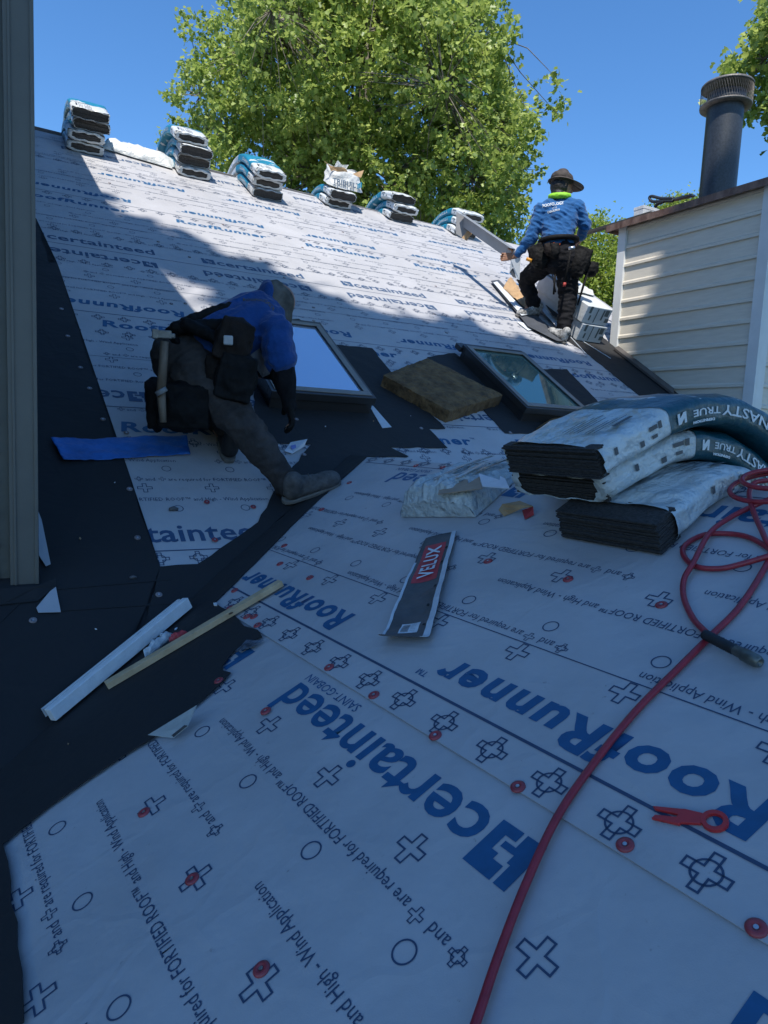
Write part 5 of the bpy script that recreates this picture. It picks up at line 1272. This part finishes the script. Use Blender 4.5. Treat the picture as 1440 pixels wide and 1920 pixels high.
# flashing he holds
fg = thing('metal_flashing', 'long grey folded metal flashing held by the standing roofer in his left hand', 'flashing', at2(950, 470, .05))
A_ = at2(962, 478, .05); B_ = atd(868, 413, D0 + .75); d_ = unit(B_ - A_); q_ = unit(np.cross(d_, NF)); nf_ = np.cross(q_, d_)
if nf_ @ NF < 0: nf_ = -nf_
g = MB(); L_ = np.linalg.norm(B_ - A_); c_ = (A_ + B_) / 2
dn = -EZ + d_ * (EZ @ d_); dn = unit(dn); sd = unit(np.cross(d_, dn)); sd = sd if sd @ EY > 0 else -sd
g.box(c_, d_ * L_ / 2, dn * .055, sd * .0015); g.box(c_ - dn * .055 + sd * .03, d_ * L_ / 2, dn * .0015, sd * .03); g.box(c_ + dn * .012 - sd * .012, d_ * L_ / 2 * .97, dn * .0015, sd * .012); g.box(c_ + dn * .055 - sd * .02, d_ * L_ / 2, dn * .0015, sd * .02)
g.build('channel', M_ALU, fg)
E4 = [atd(x, y, D0 + .74) for x, y in ((856, 397), (883, 412), (883, 428), (876, 452), (855, 438))]
g = MB(); g.prism(E4, sd * .002); g.build('end_plate', mat('flashing_face', (.24, .24, .245), .5, .05, 10), fg)
g = MB(); g.prism([atd(x, y, D0 + .70) for x, y in ((866, 446), (876, 434), (888, 427), (884, 440), (874, 451))], sd * .002); g.build('paper_tab', M_KRAFT, fg)
t_ = thing('metal_flashing', 'short bent flashing piece hanging below the standing roofers left hand', 'flashing', at2(968, 505, .06))
g = MB(); g.prism([at2(958, 487, .05), at2(976, 483, .05), at2(974, 525, .1), at2(968, 522, .1), at2(962, 500, .08), at2(955, 512, .08)], away * .002); g.build('metal', M_LBL, t_)
g = MB(); g.prism([at2(955, 510, .09), at2(962, 502, .09), at2(970, 522, .1), at2(962, 520, .1)], away * .002); g.build('dark_face', M_DKF, t_)

# ---- crouching roofer
w1 = thing('person', 'roofer in blue hooded shirt bending forward beside the left skylight, hammer on his belt', 'person', F(560, 925))
def J(x, y, d): return ray(x, y) * d
dN = float(np.linalg.norm(F(545, 940))); dF = float(np.linalg.norm(F(430, 838)))
print('w1', dN, dF)
hd = J(516, 570, 3.62); nk = J(497, 592, 3.60); sN = J(516, 622, 3.42); sF_ = J(478, 598, 3.76); chs = J(480, 612, 3.56); wst = J(405, 640, 3.44); pel = J(350, 672, 3.42)
hN = J(365, 700, 3.34); hF = J(345, 690, 3.55); kN = J(452, 792, 3.22); aN = J(530, 895, dN - .02); kF = J(395, 770, 3.72); aF = J(428, 822, dF - .03)
eN = J(526, 680, 3.36); wN = J(540, 742, 3.36); eF = J(502, 660, 3.72); wF = J(487, 700, 3.66)
fwd = unit(J(560, 660, 3.7) - pel); view = unit(ray(420, 680)); rt1 = unit(np.cross(view, EZ)); upb = unit(np.cross(rt1, view))
face = unit(rt1 * .75 - EZ * .75 + view * .2)
hp_ = []; hand(hp_, wN, unit(J(545, 775, 3.36) - wN), -rt1, view, 1.0, .5); hand(hp_, wF, unit(J(502, 704, 3.62) - wF), -EZ, rt1 - view, 1.0, .6)
body = [(nk, .055, hd, .06), (nk, .055, chs, .11), (sN, .062, sF_, .062), (chs, .12, wst, .105, .85, EZ), (wst, .105, pel, .11), (sN, .052, eN, .042), (eN, .040, wN, .028), (sF_, .05, eF, .04), (eF, .04, wF, .028),
        (hN, .09, kN, .062), (kN, .058, aN, .042), (hF, .09, kF, .062), (kF, .058, aF, .04), (aN, .04, aN - EZ * .04 + rt1 * .03, .036), (aF, .038, aF - EZ * .03, .034)] + head_parts(hd, face, unit(rt1 * .7 + EZ * .75), .086) + hp_
blob('body', body, M_SKIN, w1, .0055, 2)
shirt = [(nk, .075, chs, .14), (sN, .078, sF_, .078), (chs, .155, wst, .145, .9, EZ), (chs + EZ * .02, .145, wst + EZ * .0, .14), (wst, .14, pel + fwd * .08, .142), (sN, .076, eN - EZ * -.01, .074), (sF_, .07, eF, .065), ((sN + chs) / 2, .10, sN, .08), (nk, .07, (nk + hd) / 2, .075)]
so_ = blob('shirt', shirt, M_SHIRT2, w1, .006, 1, .013, 17, unit(chs - wst), 7, -.7)
sl_ = blob('black_sleeve', [(eN + unit(wN - eN) * .012, .062, (eN + wN) / 2, .055), ((eN + wN) / 2, .055, wN, .038), (wN, .036, J(543, 762, 3.36), .034)], M_PANTK, w1, .007, 2, .006, 20, EZ)
gl = []; hand(gl, wN, unit(J(545, 775, 3.36) - wN), -rt1, view, 1.06, .5); blob('glove', [(p[0], p[1] + .0035, p[2], p[3] + .0035) + tuple(p[4:]) for p in gl], M_LEATH, w1, .005, 2)
gl = []; hand(gl, wF, unit(J(502, 704, 3.62) - wF), -EZ, rt1 - view, 1.06, .6); blob('glove', [(p[0], p[1] + .0035, p[2], p[3] + .0035) + tuple(p[4:]) for p in gl], M_LEATH, w1, .005, 2)
blob('black_sleeve', [(eF, .058, wF - unit(wF - eF) * .03, .040)], M_PANTK, w1, .007, 2, .005, 20, EZ)
pants = [(pel, .140, hN, .12), (pel + fwd * .05, .14, pel - fwd * .02, .14), (hF, .12, pel, .14), (hN, .118, kN, .082), (kN, .082, (kN + aN) / 2, .074), ((kN + aN) / 2, .070, aN, .055), (hF, .12, kF, .085), (kF, .08, aF + EZ * .05, .06), (aN, .056, aN + (aN - kN) * .10, .068), (hN, .12, hF, .12)]
blob('trousers', pants, M_PANTG, w1, .0065, 1, .011, 11, unit(aN - hN) , 9, .9)
hood = [('e', hd + face * -.005, unit(rt1) * .096, view * .092, upb * .104), (hd - rt1 * .03, .085, nk + upb * .01, .075), (hd - EZ * .04 + rt1 * .01, .078, hd - EZ * .10 + rt1 * .02, .058)]
ho = blob('hood', hood, M_HOOD, w1, .005, 3, .013, 18, EZ, 4)
blob('hood_stripe', [('e', hd + upb * .012 - rt1 * .038, rt1 * .052, view * .096, upb * .098), (hd - rt1 * .05 + upb * .015, .06, nk + upb * .02, .066)], M_SHIRT2, w1, .006, 4, .006, 16, EZ, 4)
toe = F(632, 905, .01); heel = F(530, 943, .01); d_ = unit(toe - heel); toe = G(631, 906, .016); d_ = unit(toe - heel); shoe(w1, heel, heel + d_ * .285, unit(NF + NG * .35), m=M_SHOE, k=1.1, h=.045)
h2 = F(418, 842, .008); shoe(w1, h2 - FT * .12, h2 + FT * .12 + FS * .03, NF, m=mat('black_shoe', (.02, .02, .022), .7, .3, 20), k=.95, h=.08)
# print over the shoulders
V, f_ = text2d('ROOFOLOGY', .040, bold=.001, res=2); po = J(462, 566, 3.6)
g = MB().add(onto(so_, J(455, 574, 3.45), unit(rt1 - upb * .30), unit(view * .6 + upb * .8), V * [.62, 1], -upb, .003), f_); g.build('back_print', M_HOOD, w1, fix=False)
# harness, belt, pouches
def cap(*a): return a
hb_ = blob('tool_harness', [(J(318, 622, 3.36), .022, J(360, 600, 3.36), .030), (J(360, 600, 3.36), .026, J(420, 575, 3.42), .018), (J(420, 575, 3.42), .016, J(470, 562, 3.55), .014), (J(330, 615, 3.30), .03, J(420, 610, 3.30), .030), (J(420, 610, 3.30), .03, J(452, 680, 3.26), .028), (J(350, 608, 3.28), .028, J(398, 630, 3.24), .026),
       (J(398, 630, 3.24), .026, J(425, 655, 3.22), .022), (J(316, 625, 3.36), .02, J(330, 640, 3.3), .02)], M_LEATH, w1, .007, 3, .006, 24)
def pou(c, w_, h_, d_, m, nm='pouch', tilt=0.0, par=hb_):
    a = unit(rt1 * math.cos(tilt) + EZ * math.sin(tilt)); b_ = unit(EZ * math.cos(tilt) - rt1 * math.sin(tilt))
    return blob(nm, [('e', c, a * w_, view * d_, b_ * h_), ('b', c, a * w_ * .82, view * d_ * .75, b_ * h_ * .82)], m, par, .008, 4, .008, 20)
pou(J(438, 640, 3.22), .085, .11, .06, M_BROWNL, tilt=-.3); pou(J(442, 708, 3.20), .095, .12, .065, M_LEATH, tilt=-.2); pou(J(405, 690, 3.24), .05, .07, .05, M_BROWNL)
pou(J(345, 762, 3.26), .135, .115, .09, M_LEATH, 'large_pouch'); pou(J(292, 758, 3.30), .045, .125, .06, M_LEATH, 'side_pouch', .08); pou(J(385, 745, 3.30), .07, .10, .07, M_LEATH)
g = MB(); 
def rod1(x0, y0, x1, y1, dd, r, m, nm, r2=None): return rod(J(x0, y0, dd), J(x1, y1, dd), r, m, nm, hb_, r2)
M_HWOOD = mat('hammer_wood', (.16, .12, .085), .7, .3, 30, stretch=(1, 1, .2))
rod1(309, 640, 302, 735, 3.16, .017, M_HWOOD, 'hammer_handle', .020); rod1(302, 735, 306, 792, 3.16, .020, M_HWOOD, 'hammer_handle_end', .014)
hh = MB(); c_ = J(308, 627, 3.16); hh.box(c_, rt1 * .030 , upb * .017, view * .014); hh.box(c_ - rt1 * .036 , rt1 * .012, upb * .020, view * .017); hh.box(c_ + rt1 * .030 + upb * -.004, rt1 * .014, upb * .010, view * .012); hh.build('hammer_head', mat('hammer_steel', (.20, .20, .19), .45, .2, 30, metal=.5), hb_, bevel=.004)
rod1(300, 730, 305, 738, 3.14, .026, mat('loop_grey', (.2, .2, .2), .6), 'hammer_loop')
g = MB(); c_ = J(428, 638, 3.13); g.box(c_, rt1 * .020, upb * .020, view * .006); g.build('belt_clip', mat('clip_metal', (.35, .36, .37), .4, .1, 20), hb_, bevel=.006)
g = MB(); g.prism([J(469, 672, 3.30), J(485, 660, 3.4), J(508, 700, 3.5), J(492, 708, 3.4)], NF * .02); 
tag(g.build('membrane_strip', M_STRIP), 'grey strip the bending roofer is holding under his chest', 'strip')
